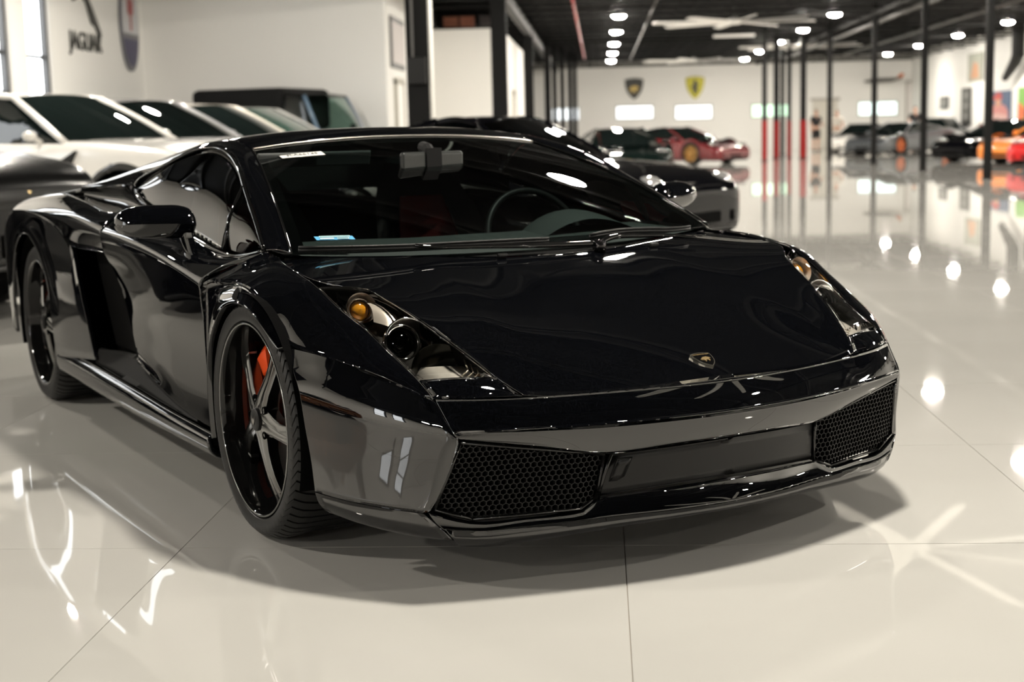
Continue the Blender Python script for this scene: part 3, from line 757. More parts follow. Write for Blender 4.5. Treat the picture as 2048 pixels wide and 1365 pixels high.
# --- stickers inside the windscreen
def ws_point(x, v):
    """point on the windscreen at lateral x and height fraction v"""
    R_ = np.array([spl(np.array(WS)[:, j], [v])[0] for j in range(6)])
    xs = -R_[::-1, 0]; ax_ = abs(x)
    return Vector((x, np.interp(ax_, xs, R_[::-1, 1]), np.interp(ax_, xs, R_[::-1, 2])))
def sticker(name, x0, x1, v0, v1, m, txt=None, tm=None, lift=.003):
    r = empty(name, parent=car)
    P = [[ws_point(lerp(x0, x1, i / 6), v) + Vector((0, -.004, lift)) for i in range(7)] for v in (v0, v1)]
    mb = MB(); mb.add(P[0] + P[1], [(i, i + 1, 8 + i, 7 + i) for i in range(6)]); mb.build('sticker_sheet', m, r)
    ex = (P[0][-1] - P[0][0]).normalized(); c = sum((p for q in P for p in q), Vector()) / 14
    ey = (P[1][3] - P[0][3]); ey = (ey - ex * ey.dot(ex)).normalized(); ez = ex.cross(ey)
    return r, c, Matrix(((ex.x, ey.x, ez.x, 0), (ex.y, ey.y, ez.y, 0), (ex.z, ey.z, ez.z, 0), (0, 0, 0, 1))), ez
r_, c_, M_, n_ = sticker('windscreen_sticker', -.498, -.355, .825, .868, white_paper)
text_mesh('sticker_lettering', '3LA66145', .026, satin_black, r_, Matrix.Translation(c_ + n_ * .0015) @ M_, .0002)
r_, c_, M_, n_ = sticker('windscreen_sticker', -.640, -.535, .085, .113, blue_paper)
mb = MB()
mb.box((0, .006, .001), (.088, .008, .0006)); mb.box((-.022, -.006, .001), (.040, .008, .0006)); mb.box((.024, -.006, .001), (.034, .008, .0006))
mb.v = [tuple((Matrix.Translation(c_ + n_ * .001) @ M_) @ Vector(p)) for p in mb.v]; mb.build('sticker_print', pale_blue_paper, r_)
mb = MB()
for k in range(22): mb.box((-.040 + k * .0038, .006, .0016), (.0016, .005, .0004))
for k in range(7): mb.box((.010 + k * .0042, -.006, .0016), (.0022, .006, .0004))
mb.v = [tuple((Matrix.Translation(c_ + n_ * .001) @ M_) @ Vector(p)) for p in mb.v]; mb.build('sticker_small_print', mat('faded_ink', (.10, .22, .25), .6), r_, kind='stuff')

# --- cabin
mb = MB(); mb.box((0, 1.0, .22), (1.62, 1.9, .04)); mb.box((0, 1.78, .50), (1.44, .06, .60)); mb.box((-.80, 1.0, .42), (.06, 1.4, .44)); mb.box((.80, 1.0, .42), (.06, 1.4, .44)); mb.box((0, .10, .42), (1.44, .06, .44))
mb.build('cabin_tub', void_black, car)
DSH = [[(-.73, .20, .742), (-.45, .10, .728), (-.2, .05, .722), (0, .04, .720)], [(-.73, .36, .752), (-.45, .34, .748), (-.2, .32, .742), (0, .32, .742)],
       [(-.72, .50, .745), (-.45, .52, .745), (-.2, .52, .740), (0, .52, .740)], [(-.72, .56, .66), (-.45, .60, .66), (-.2, .62, .66), (0, .62, .66)], [(-.72, .56, .45), (-.45, .60, .45), (-.2, .62, .45), (0, .62, .45)]]
panel('dashboard', DSH, dash_grey, car, 14, 12, mirror=True, flange=0)
G = surf([[(.20, .30, .742), (.28, .30, .775), (.37, .30, .788), (.46, .30, .775), (.55, .30, .742)], [(.20, .46, .745), (.28, .46, .795), (.37, .46, .812), (.46, .46, .795), (.55, .46, .745)], [(.22, .52, .735), (.29, .54, .770), (.37, .55, .785), (.45, .54, .770), (.53, .52, .735)]], 10, 14)
V, F = grid_mesh(G, flange=0); add_mesh('instrument_hood', V, F, dash_grey, car)
# steering wheel (on the car's left)
sw = empty('steering_wheel', parent=car)
Rm = Matrix.Translation((.37, .66, .70)) @ Matrix.Rotation(math.radians(-24), 4, 'X')
mb = MB(); P = [Rm @ Vector((.185 * math.cos(a), 0, .185 * math.sin(a))) for a in np.linspace(0, 2 * PI, 49)]; mb.tube(P, .011, 10, caps=False); mb.build('steering_rim', dark_leather, sw, smooth=True)
mb = MB(); mb.lathe([(.05, -.03), (.055, 0), (.045, .02), (.001, .025)], 20, 'y')
for a in (0, PI, -PI / 2): mb.box((.10 * math.cos(a), 0, .10 * math.sin(a)), (.16 if a in (0, PI) else .03, .016, .03 if a in (0, PI) else .16))
mb.v = [tuple(Rm @ Vector(p)) for p in mb.v]; mb.build('steering_hub', dark_leather, sw)
for sx_ in (-.37, .37):
    st = empty('bucket_seat', parent=car)
    G = surf([[(sx_ - .25, 1.05, .36), (sx_ - .22, 1.0, .34), (sx_, 1.0, .31), (sx_ + .22, 1.0, .34), (sx_ + .25, 1.05, .36)], [(sx_ - .25, 1.32, .42), (sx_ - .20, 1.36, .40), (sx_, 1.38, .38), (sx_ + .20, 1.36, .40), (sx_ + .25, 1.32, .42)],
              [(sx_ - .25, 1.42, .66), (sx_ - .19, 1.48, .66), (sx_, 1.50, .66), (sx_ + .19, 1.48, .66), (sx_ + .25, 1.42, .66)], [(sx_ - .19, 1.55, .86), (sx_ - .13, 1.57, .86), (sx_, 1.58, .86), (sx_ + .13, 1.57, .86), (sx_ + .19, 1.55, .86)], [(sx_ - .11, 1.62, .985), (sx_ - .08, 1.62, .99), (sx_, 1.62, .99), (sx_ + .08, 1.62, .99), (sx_ + .11, 1.62, .985)]], 20, 12)
    V, F = grid_mesh(G, flange=0); add_mesh('seat_shell', V, F, dark_leather, st)
    H = G[7:17, 4:-4] + np.array([0, -.014, .004]); V, F = grid_mesh(H, flange=.012, r=.004); add_mesh('seat_insert', V, F, red_leather, st)
rv = empty('rear_view_mirror', parent=car)
mb = MB(); mb.box((-.045, .62, .985), (.24, .022, .062), Matrix.Rotation(.10, 3, 'Z')); bevel_obj(mb.build('mirror_shell', mat('grey_mirror_shell', (.012, .014, .013), .3), rv), .029, 6)
mb = MB(); mb.tube([(-.045, .62, 1.0), (-.035, .67, 1.025), (-.025, .72, 1.03)], .02, 10); mb.box((-.045, .606, .99), (.055, .012, .075)); mb.build('mirror_stem', matt_black, rv)
mb = MB(); mb.box((-.37, .83, 1.00), (.40, .012, .05), Matrix.Rotation(.35, 3, 'X')); bevel_obj(mb.build('sun_visor', dash_grey, car), .006)
mb = MB(); mb.box((0, 1.62, .93), (1.05, .02, .12)); mb.build('rear_screen', mat('dim_rear_glass', (.03, .05, .05), .1, 0, .5), car)
mb = MB(); mb.prism([(-.80, -.55), (.80, -.55), (.80, 3.1), (-.80, 3.1)], .135, .155); mb.build('underbody', void_black, car)
mb = MB(); mb.box((0, -.25, .30), (1.1, .6, .36)); mb.build('front_light_blocker', void_black, car)  # unseen box added under the hood to stop light passing through
mb = MB(); mb.box((0, 2.6, .5), (1.1, 1.0, .6)); mb.build('rear_light_blocker', void_black, car)  # its rear counterpart, a hidden box added to block light, not an engine
# ------------------------------------------------------------------ the hall (world axes: +y runs down the hall)
wall_paint = mat('warm_white_wall', (.92, .91, .88), .6)
noise_bump(wall_paint, 30, .05, .002)
tile_mat = mat('polished_cream_tile', (.51, .50, .47), .022, ior=1.55)
noise_color(tile_mat, (.50, .49, .46), (.52, .51, .48), 1.2)
grout = mat('tile_grout', (.32, .29, .25), .8)
ceil_mat = mat('dark_steel_deck', (.003, .003, .003), .7, spec=.1)
joist_mat = mat('dark_joist_steel', (.006, .006, .006), .5, spec=.2)
col_mat = mat('black_column_paint', (.005, .005, .005), .5, spec=.15)
FAR, UL, UR, BACK, CEIL = 69.0, -8.76, 14.45, -14.0, 4.35
TS = 1.17; U0, V0 = .05, 3.665
iu = range(-8, 8); iv = range(-4, 13)
gx0, gx1 = U0 + iu[0] * TS, U0 + (iu[-1] + 1) * TS
gy0, gy1 = V0 + iv[0] * TS, V0 + (iv[-1] + 1) * TS
floor = empty('floor', kind='structure')
mb = MB()
for (x0, x1, y0, y1) in ((UL - .2, UR + .2, BACK - .2, gy0), (UL - .2, UR + .2, gy1, FAR + .2), (UL - .2, gx0, gy0, gy1), (gx1, UR + .2, gy0, gy1)):
    if x1 > x0: mb.box(((x0 + x1) / 2, (y0 + y1) / 2, -.03), (x1 - x0, y1 - y0, .06))
mb.build('floor_surface', tile_mat, floor, kind='structure')
mb = MB(); mb.box(((gx0 + gx1) / 2, (gy0 + gy1) / 2, -.033), (gx1 - gx0, gy1 - gy0, .06)); mb.build('grout_bed', grout, floor, kind='structure')
mb = MB(); h = TS / 2 - .0012
mb.box((0, 0, -.006), (2 * h, 2 * h, .012)); t0 = mb.build('tile', tile_mat, floor); tile_me = t0.data
first = True
for i in iu:
    for j in iv:
        o = t0 if first else bpy.data.objects.new('tile', tile_me)
        if not first: COL.objects.link(o); o.parent = floor
        first = False
        o.location = (U0 + (i + .5) * TS, V0 + (j + .5) * TS, 0)
        o.rotation_euler = (random.uniform(-.0004, .0004), random.uniform(-.0004, .0004), 0)
def wall_box(name, x0, x1, y0, y1, z0, z1, parent=None, m=None):
    mb = MB(); mb.box(((x0 + x1) / 2, (y0 + y1) / 2, (z0 + z1) / 2), (x1 - x0, y1 - y0, z1 - z0))
    return mb.build(name, m or wall_paint, parent, kind='structure')
# left wall with pairs of tall windows
WIN = []
for v in (-12.3, -4.25):
    WIN += [(v, v + 1.0), (v + 1.45, v + 2.45)]
WIN += [(11.7, 12.5), (12.95, 13.75)]
WIN += [(20.55, 21.55), (22.22, 23.2)]
WZ0, WZ1 = 1.80, 4.28
wl = empty('wall_left', kind='structure')
y = BACK
for (a, b) in WIN:
    wall_box('wall_pier', UL - .22, UL, y, a, 0, CEIL, wl)
    wall_box('wall_apron', UL - .22, UL, a, b, 0, WZ0, wl); wall_box('wall_head', UL - .22, UL, a, b, WZ1, CEIL, wl)
    y = b
wall_box('wall_pier', UL - .22, UL, y, 28.0, 0, CEIL, wl)
day = mat('daylit_frosted_glass', (.9, .92, .95), .3, emit=(.93, .97, 1.0), estr=WINDOW_GLOW)
frame_grey = mat('window_frame_grey', (.05, .05, .05), .4)
for k, (a, b) in enumerate(WIN):
    w = empty('window_%d' % (k + 1), (UL - .12, (a + b) / 2, (WZ0 + WZ1) / 2), kind='structure')
    hw, hh = (b - a) / 2, (WZ1 - WZ0) / 2
    mb = MB()
    for s in (1, -1): mb.box((0, s * (hw - .05), 0), (.16, .10, 2 * hh)); mb.box((0, 0, s * (hh - .035)), (.16, 2 * hw, .07))
    mb.box((0, 0, -.60), (.08, 2 * hw, .06)); mb.build('window_frame', frame_grey, w, kind='structure')
    for (z0, z1) in ((-hh + .07, -.63), (-.57, hh - .07)):
        mb = MB(); mb.box((-.02, 0, (z0 + z1) / 2), (.02, 2 * hw - .20, z1 - z0)); mb.build('window_pane', day, w, kind='structure')
# the rest of the shell
wall_box('wall_bay', UL - .2, -4.05, 28.0, 28.2, 0, CEIL)
wall_box('wall_return', -4.25, -4.05, 28.2, 35.5, 0, CEIL)
wall_box('wall_partition', -9.0, -2.33, 35.5, 46.0, 0, 3.58)
wall_box('wall_far', -9.2, UR + .2, FAR, FAR + .2, 0, CEIL)
wall_box('wall_right', UR, UR + .2, BACK, FAR, 0, CEIL)
wall_box('wall_back', UL - .2, UR + .2, BACK - .2, BACK, 0, CEIL)
wall_box('wall_side', -9.2, -9.0, 28.2, FAR, 0, CEIL)
ce = empty('ceiling', kind='structure')
wall_box('ceiling_deck', UL - .4, UR + .4, BACK - .4, FAR + .4, CEIL, CEIL + .1, ce, ceil_mat)
# open-web joists across the hall
mb = MB(); span = UR - UL
mb.box((0, 0, .26), (span, .10, .06)); mb.box((0, 0, -.02), (span, .08, .05))
n = 36
for k in range(n):
    x0 = -span / 2 + span * k / n; x1 = x0 + span / n
    z0, z1 = (0, .24) if k % 2 else (.24, 0)
    mb.tube([(x0, 0, z0), (x1, 0, z1)], .014, 4, caps=False)
j0 = mb.build('roof_joist', joist_mat, ce)
k = 0; v = BACK + 1
while v < FAR:
    o = j0 if k == 0 else bpy.data.objects.new('roof_joist', j0.data)
    if k: COL.objects.link(o); o.parent = ce
    o.location = ((UL + UR) / 2, v, CEIL - .31); k += 1; v += 1.9
# girders and pipes along the hall
def along(name, u, z, r, m, v0=BACK + .1, v1=FAR - .1, square=False):
    mb = MB()
    if square: mb.box((u, (v0 + v1) / 2, z), (r, v1 - v0, r * 1.6))
    else: mb.tube([(u, v0, z), (u, v1, z)], r, 10)
    return mb.build(name, m, ce, smooth=not square)
along('roof_girder', 7.35, 4.02, .10, ceil_mat, square=True)
along('roof_girder', -1.95, 3.92, .18, joist_mat, -10, 68, square=True)
pipe_grey = mat('grey_conduit', (.07, .068, .065), .45)
along('conduit_pipe', 1.35, 3.98, .022, pipe_grey, 24, 62); along('conduit_pipe', 7.55, 3.80, .05, pipe_grey, 26, 60); along('conduit_pipe', 10.2, 3.98, .05, pipe_grey, 20, 62)
along('conduit_pipe', -.55, 4.0, .035, mat('red_sprinkler_pipe', (.35, .02, .02), .4), 20, 60)

# ------------------------------------------------------------------ ceiling lamps
lens_glow = mat('lamp_lens_lit', (1, 1, 1), .4, emit=(1.0, .93, .82), estr=LAMP_POWER)
lamp_body = mat('lamp_housing', (.04, .04, .04), .4)
def lamp_meshes():
    a = MB(); a.lathe([(.175, .0), (.19, .015), (.185, .05), (.11, .07), (.08, .14), (.03, .16), (.001, .16)], 20)
    b = MB(); b.lathe([(.001, -.055), (.08, -.047), (.135, -.028), (.165, .0), (.172, .004)], 16)
    c = MB(); c.tube([(0, 0, .15), (0, 0, .36)], .008, 6)
    return a, b, c
def add_lamp(u, v, lab, proto=[]):
    if not proto:
        r = empty('ceiling_lamp', label=lab, cat='lamp', group='high-bay lamps under the ceiling')
        a, b, c = lamp_meshes()
        proto += [r, a.build('housing', lamp_body, r, smooth='auto'), b.build('lens', lens_glow, r), c.build('hanger', lamp_body, r)]
        for p in proto[2].data.polygons:
            pass
    else:
        r = proto[0].copy(); COL.objects.link(r); r['label'] = lab
        for ch in proto[1:]:
            q = ch.copy(); COL.objects.link(q); q.parent = r
    r.location = (u, v, 3.97)
    return r
ORD = 'farthest second third fourth fifth sixth seventh eighth ninth tenth eleventh twelfth thirteenth'.split()
for u, v0, n0, n1, row in ((.55, 2, 0, 11, 'row left of the large fan'), (6.25, 3.5, 0, 11, 'row right of the large fan'),
                           (12.1, 2.5, -2, 11, 'row along the right wall'), (-5.7, 3, -2, 4, 'row over the left-hand SUVs')):
    for k in range(n0, n1):
        q = n1 - 1 - k
        add_lamp(u, v0 + 6 * k + ({0: 2.0, 1: 2.0, 2: 1.6, 3: 1.2, 4: .6}.get(k, 0) if u == .55 else (-2.4 if u == -5.7 and k == 4 else 0)), 'round high-bay lamp, ' + (ORD[q] + (' from the far end' if q else '')) + ', ' + row)

# ------------------------------------------------------------------ ceiling fans
fan_white = mat('fan_white', (.92, .91, .88), .45)
def fan(u, v, rot, lab):
    r = empty('ceiling_fan', (u, v, 3.80), rot, lab, 'fan', 'large ceiling fans')
    mb = MB(); mb.lathe([(.001, -.06), (.16, -.06), (.19, -.02), (.19, .06), (.10, .10), (.04, .12), (.001, .12)], 20); mb.build('motor_hub', fan_white, r, smooth='auto')
    mb = MB(); mb.tube([(0, 0, .1), (0, 0, .52)], .03, 8); mb.build('down_rod', lamp_body, r)
    for k in range(8):
        a = 2 * PI * k / 8; M = Matrix.Rotation(a, 3, 'Z') @ Matrix.Rotation(.24, 3, 'X')
        mb = MB(); b = MB(); b.prism([(.16, -.05), (.35, -.10), (2.05, -.095), (2.15, -.06), (2.15, .06), (2.05, .095), (.35, .10), (.16, .05)], -.009, .009)
        mb.add([M @ Vector(p) for p in b.v], b.f); mb.build('fan_blade', fan_white, r)
fan(3.55, 16.5, .30, 'white eight-blade ceiling fan over the near floor, mirrored in the tiles')
fan(3.1, 4.3, .35, 'white eight-blade ceiling fan beside the black sports car, mirrored in its bumper')
fan(3.55, 38.8, .14, 'white eight-blade ceiling fan over the middle of the hall')
fan(3.85, 60.0, .45, 'white eight-blade ceiling fan in front of the yellow crest on the far wall')
fan(7.0, 51.5, .1, 'white eight-blade ceiling fan beside the column row on the far side')
# suspended white linear fitting
r = empty('linear_fitting', (4.3, 47.0, 3.95), 0, 'white unlit linear fitting hanging below the middle fan', 'lamp')
mb = MB(); mb.box((0, 0, 0), (1.3, .14, .09)); bevel_obj(mb.build('fitting_tray', fan_white, r), .02)
mb = MB(); mb.tube([(-.5, 0, .03), (-.5, 0, .3)], .008, 6); mb.tube([(.5, 0, .03), (.5, 0, .3)], .008, 6); mb.build('fitting_hanger', lamp_body, r)

# ------------------------------------------------------------------ columns
red_pad = mat('red_column_pad', (.24, .010, .009), .5, spec=.2)
grey_edge = mat('grey_conduit_edge', (.55, .54, .50), .4)
def column(u, v, w, lab, pad=None, top=CEIL, group=None, box=False):
    r = empty('column', (u, v, 0), 0, lab, 'column', group)
    mb = MB(); t = w * .16      # H-section: two flanges and a web
    mb.box((0, -w / 2 + t / 2, top / 2), (w, t, top)); mb.box((0, w / 2 - t / 2, top / 2), (w, t, top)); mb.box((0, 0, top / 2), (t, w - 2 * t, top))
    mb.build('shaft', col_mat, r)
    mb = MB(); mb.box((0, 0, .01), (w * 1.5, w * 1.5, .02)); mb.build('base_plate', col_mat, r)
    if pad:
        mb = MB(); mb.box((0, 0, pad / 2 + .02), (w * 1.15, w * 1.15, pad)); bevel_obj(mb.build('padding', red_pad, r), .02)
    if box:
        mb = MB(); mb.box((0, -w / 2 - .04, 1.78), (w * .8, .08, .30)); bevel_obj(mb.build('junction_box', satin_black, r), .01)
        mb = MB(); mb.tube([(-.05, -w / 2 - .02, 1.9), (-.05, -w / 2 - .02, 4.2)], .014, 8); mb.build('conduit', pipe_grey, r)
        mb = MB(); mb.box((w / 2 + .012, 0, top / 2), (.024, w * .9, top)); mb.build('column_edge_strip', grey_edge, r)
    return r
column(-2.0, 16.4, .25, 'thick black steel column behind the sports car roof with a box and conduit', box=True)
column(-2.0, 29.9, .31, 'black column at the right edge of the white partition')
column(-1.98, 42.0, .26, 'third black column down the left aisle, before the lift posts')
for k, (px, d, w) in enumerate(((1098, 50, .20), (1112, 54, .16), (1127, 56, .16), (1142, 60, .18), (1152, 63, .18))):
    column((px - 1198) / 2897 * d, d, w, 'slim black lift post in the cluster left of the far wall crest', group='lift posts by the far left wall')
for k, (v, w, lab) in enumerate(((28, .135, 'black column nearest the camera in the right-hand row, beside the orange car'), (33.5, .13, 'black column of the right-hand row in front of the dark grey coupe rear end'), (40, .135, 'black column of the right-hand row in front of the dark grey coupe nose'), (47, .14, 'farthest black column of the right-hand row beside the standing people'))):
    column(7.3 + .1 * (k == 2), v, w, lab)
for (px, d, w, lab) in ((1522, 47, .14, 'orange-red padded post, leftmost of the padded cluster'), (1545, 50, .17, 'red padded post right of the orange-red one'), (1570, 51, .13, 'slim red padded post in the middle of the cluster'), (1597, 49, .18, 'red padded post at the right end of the cluster')):
    column((px - 1198) / 2897 * d, d, w, lab, pad=1.25)
column((1557 - 1198) / 2897 * 56, 56, .14, 'slim unpadded black post behind the red padded cluster')
r = empty('bollard', (5.63, 19.0, 0), 0, 'red round bollard at the right edge of the picture', 'bollard')
mb = MB(); mb.lathe([(.001, 1.05), (.05, 1.05), (.065, 1.02), (.065, .02)], 20); mb.build('bollard_tube', red_pad, r, smooth='auto')
mb = MB(); mb.lathe([(.001, .02), (.11, .02), (.11, .0)], 20); mb.build('bollard_foot', col_mat, r)

# ------------------------------------------------------------------ wall signs
def on_left(v, z, d=0): return Vector((UL + d, v, z))
sign_black = mat('sign_black', (.045, .045, .04), .5)
# leaping cat over its name
r = empty('wall_sign', (UL, 24.8, 2.75), 0, 'black leaping cat sign with the name JAGUAR under it on the left wall', 'sign')
CAT = [(-.78, .95), (-.70, 1.02), (-.55, 1.0), (-.45, .92), (-.30, .78), (-.05, .55), (.20, .28), (.42, .05), (.62, -.18), (.78, -.38), (.80, -.48), (.72, -.46), (.55, -.28), (.46, -.26), (.34, -.22), (.24, -.05), (.10, .18), (-.05, .26), (-.22, .28), (-.45, .20), (-.60, .16), (-.58, .24), (-.40, .34), (-.44, .46), (-.55, .60), (-.66, .62), (-.78, .62), (-.84, .70), (-.74, .76), (-.72, .84), (-.84, .86)]
mb = MB(); mb.prism([(a * .92, b * .82 + .05) for a, b in CAT], .01, .05, lambda a, b, d: (d, a, b + .50)); mb.build('leaping_cat', sign_black, r)
text_mesh('sign_lettering', 'JAGUAR', .44, sign_black, r, Matrix.Translation((.02, 0, .02)) @ Matrix(((0, 0, 1, 0), (1, 0, 0, 0), (0, 1, 0, 0), (0, 0, 0, 1))), .012, sx=.98)
r = empty('wall_sign', (UL, 27.12, 3.28), 0, 'oval emblem sign with a red trident over a dark blue foot, near the corner', 'sign')
def oval(s, d0, d1, z0=-9, z1=9):
    pts = [(s * .50 * math.cos(a), s * .90 * math.sin(a)) for a in np.linspace(0, 2 * PI, 48, endpoint=False)]
    return [(a, min(max(b, z0), z1)) for a, b in pts]
f_ = lambda a, b, d: (d, a, b)
mb = MB(); mb.prism(oval(1.0, 0, 0), .01, .06, f_); mb.build('sign_rim', mat('sign_grey_rim', (.16, .16, .18), .4), r)
mb = MB(); mb.prism([p for p in oval(.90, 0, 0) if p[1] > -.22] , .03, .07, f_); mb.build('sign_upper_field', mat('sign_pale_field', (.62, .62, .64), .4), r)
mb = MB(); mb.prism([p for p in oval(.90, 0, 0) if p[1] < -.24], .03, .07, f_); mb.build('sign_blue_foot', mat('sign_navy', (.035, .03, .10), .4), r)
mb = MB(); tr = [(-.03, -.15), (.03, -.15), (.03, .12), (.14, .16), (.16, .42), (.10, .42), (.08, .24), (.03, .22), (.03, .50), (0, .58), (-.03, .50), (-.03, .22), (-.08, .24), (-.10, .42), (-.16, .42), (-.14, .16), (-.03, .12)]
mb.prism(tr, .06, .085, f_); mb.build('trident', mat('sign_red', (.40, .09, .09), .5), r)
# far wall crests
def px_far(px, py, d=FAR): return Vector(((px - 1198) / 2897 * d * 1.0, d, 1.07 + (257 + (1198 - px) * .024 - py) / 2897 * d * 1.02))
def shield(px, py, w, hgt, field, emblem, emb_mat, lab, rim):
    p = px_far(px, py); r = empty('wall_crest', (p.x, FAR, p.z), 0, lab, 'sign')
    poly = [(-.5, .42), (-.25, .47), (0, .49), (.25, .47), (.5, .42), (.47, .12), (.38, -.15), (.2, -.38), (0, -.52), (-.2, -.38), (-.38, -.15), (-.47, .12)]
    fw = lambda a, b, d: (a * w, -d, b * hgt)
    mb = MB(); mb.prism(poly, .0, .05, fw); mb.build('crest_rim', rim, r)
    mb = MB(); mb.prism([(a * .9, b * .9) for a, b in poly], .04, .06, fw); mb.build('crest_field', field, r)
    mb = MB(); mb.prism(emblem, .06, .09, fw); mb.build('crest_emblem', emb_mat, r)
    return r
shield(1268, 176, .88, .98, sign_black, [(a * 14 , b * 14 - .05) for a, b in BULL], mat('crest_gold', (.60, .42, .10), .4), 'black wall crest with a gold bull, left of the yellow crest', mat('crest_dark_rim', (.06, .055, .04), .4))
HORSE = [(-.05, -.32), (.02, -.30), (.0, -.15), (.10, -.22), (.16, -.14), (.08, -.05), (.12, .06), (.20, .14), (.12, .18), (.06, .14), (.08, .28), (-.02, .34), (-.10, .26), (-.16, .22), (-.06, .18), (-.10, .06), (-.22, .08), (-.26, -.02), (-.18, .0), (-.10, -.06), (-.12, -.18)]
shield(1387, 174, .88, 1.05, mat('crest_yellow', (.62, .56, .02), .4), HORSE, sign_black, 'yellow wall crest with a black rearing horse', mat('crest_yellow_rim', (.50, .46, .05), .4))
# far wall windows
def far_window(k, x0, x1, y0, y1, tint, s):
    a = px_far(x0, y1); b = px_far(x1, y0)
    w = empty('window_%d' % k, ((a.x + b.x) / 2, FAR - .01, (a.z + b.z) / 2), kind='structure'); hw, hh = (b.x - a.x) / 2, (b.z - a.z) / 2
    mb = MB()
    for q in (1, -1): mb.box((q * hw, 0, 0), (.06, .06, 2 * hh + .06)); mb.box((0, 0, q * hh), (2 * hw, .06, .06))
    mb.build('window_frame', mat('pale_frame', (.6, .6, .58), .4), w, kind='structure')
    for q in (1, -1):
        mb = MB(); mb.box((q * hw / 2, .0, 0), (hw - .03, .03, 2 * hh - .04)); mb.build('window_pane', mat('daylit_pane_' + s, (.8, .85, .85), .3, emit=tint, estr=1.5), w, kind='structure')
far_window(9, 1232, 1305, 208, 235, (.95, 1.0, 1.05), 'white'); far_window(10, 1348, 1420, 207, 235, (.95, 1.0, 1.0), 'white')
far_window(11, 1497, 1570, 205, 231, (.48, .85, .55), 'green'); far_window(12, 1703, 1778, 200, 228, (.72, .92, .88), 'mint'); far_window(13, 1105, 1160, 212, 238, (.95, 1.0, 1.05), 'white')
# model aircraft on the far wall
p = px_far(1744, 161); r = empty('model_aircraft', (p.x, FAR - .80, p.z), 0, 'small dark model aircraft with an orange tail mounted on the far wall', 'model')
mb = MB(); mb.tube([(-.85, 0, -.06), (-.5, 0, -.03), (.4, 0, 0), (.85, 0, .06)], [.03, .10, .09, .03], 10); mb.build('fuselage', mat('model_grey', (.12, .11, .10), .4), r, smooth=True)
mb = MB(); mb.box((0, -.1, -.03), (.28, 1.1, .03)); mb.build('model_wing', mat('model_grey', (.12, .11, .10), .4), r)
mb = MB(); mb.tube([(0, 0, 0), (0, .79, .0)], .02, 6); mb.build('wall_bracket', sign_black, r)
mb = MB(); mb.prism([(.55, .02), (.85, .05), (.95, .28), (.80, .28)], -.015, .015, lambda a, b, d: (a, d, b)); mb.build('model_tail', mat('model_orange', (.6, .15, .03), .4), r)
# white door in the far wall
a = px_far(1800, 250); b = px_far(1826, 178); dr = empty('door_1', ((a.x + b.x) / 2, FAR - .02, 0), kind='structure')
mb = MB(); mb.box((0, 0, 1.45), (.74, .05, 2.9)); mb.build('door_leaf', mat('door_white', (.86, .82, .80), .4), dr, kind='structure')
mb = MB()
for s in (1, -1): mb.box((s * .42, 0, 1.5), (.07, .09, 3.0))
mb.box((0, 0, 3.0), (.91, .09, .08)); mb.build('door_frame', mat('door_frame_grey', (.5, .48, .44), .5), dr, kind='structure')
mb = MB(); mb.box((.28, -.05, 1.1), (.12, .04, .03)); mb.build('door_handle', chrome, dr, kind='structure')
# grey recessed opening behind the standing people
a = px_far(1614, 300); b = px_far(1664, 208); r = empty('door_2', ((a.x + b.x) / 2, FAR - .02, 0), kind='structure')
mb = MB(); mb.box((0, 0, 1.12), (1.15, .06, 2.2)); mb.build('door_leaf', mat('door_pale', (.70, .67, .60), .5), r, kind='structure')
mb = MB(); mb.box((0, -.02, 2.28), (1.35, .12, .14)); mb.build('door_frame', mat('door_frame_grey', (.5, .48, .44), .5), r, kind='structure')
# frame and door on the return wall by the thick column
r = empty('framed_picture', (-4.05, 29.55, 2.9), 0, 'dark framed pale picture high on the side wall left of the thick column', 'picture')
mb = MB(); mb.box((.02, 0, 0), (.04, 1.9, 1.0)); mb.build('picture_frame', frame_grey, r)
mb = MB(); mb.box((.035, 0, 0), (.03, 1.7, .8)); mb.build('picture_sheet', mat('pale_print', (.60, .56, .55), .6), r)
dr = empty('door_3', (-4.05, 29.6, 0), kind='structure')
mb = MB(); mb.box((.02, 0, 1.05), (.04, 1.0, 2.1)); mb.build('door_leaf', wall_paint, dr, kind='structure')
mb = MB()
for s in (1, -1): mb.box((.03, s * .56, 1.08), (.06, .12, 2.16))
mb.box((.03, 0, 2.16), (.06, 1.24, .12)); mb.build('door_frame', mat('door_frame_taupe', (.42, .40, .34), .5), dr, kind='structure')
mb = MB(); mb.box((.07, .38, 1.0), (.05, .12, .03)); mb.build('door_handle', chrome, dr, kind='structure')
dr = empty('door_4', (-2.33, 40.0, 0), kind='structure')
mb = MB(); mb.box((.02, 0, 1.05), (.04, 1.0, 2.1)); mb.build('door_leaf', wall_paint, dr, kind='structure')
mb = MB()
for s in (1, -1): mb.box((.03, s * .56, 1.08), (.06, .12, 2.16))
mb.box((.03, 0, 2.16), (.06, 1.24, .12)); mb.build('door_frame', mat('door_frame_taupe', (.42, .40, .34), .5), dr, kind='structure')
mb = MB(); mb.box((.07, .38, 1.0), (.05, .12, .03)); mb.build('door_handle', chrome, dr, kind='structure')
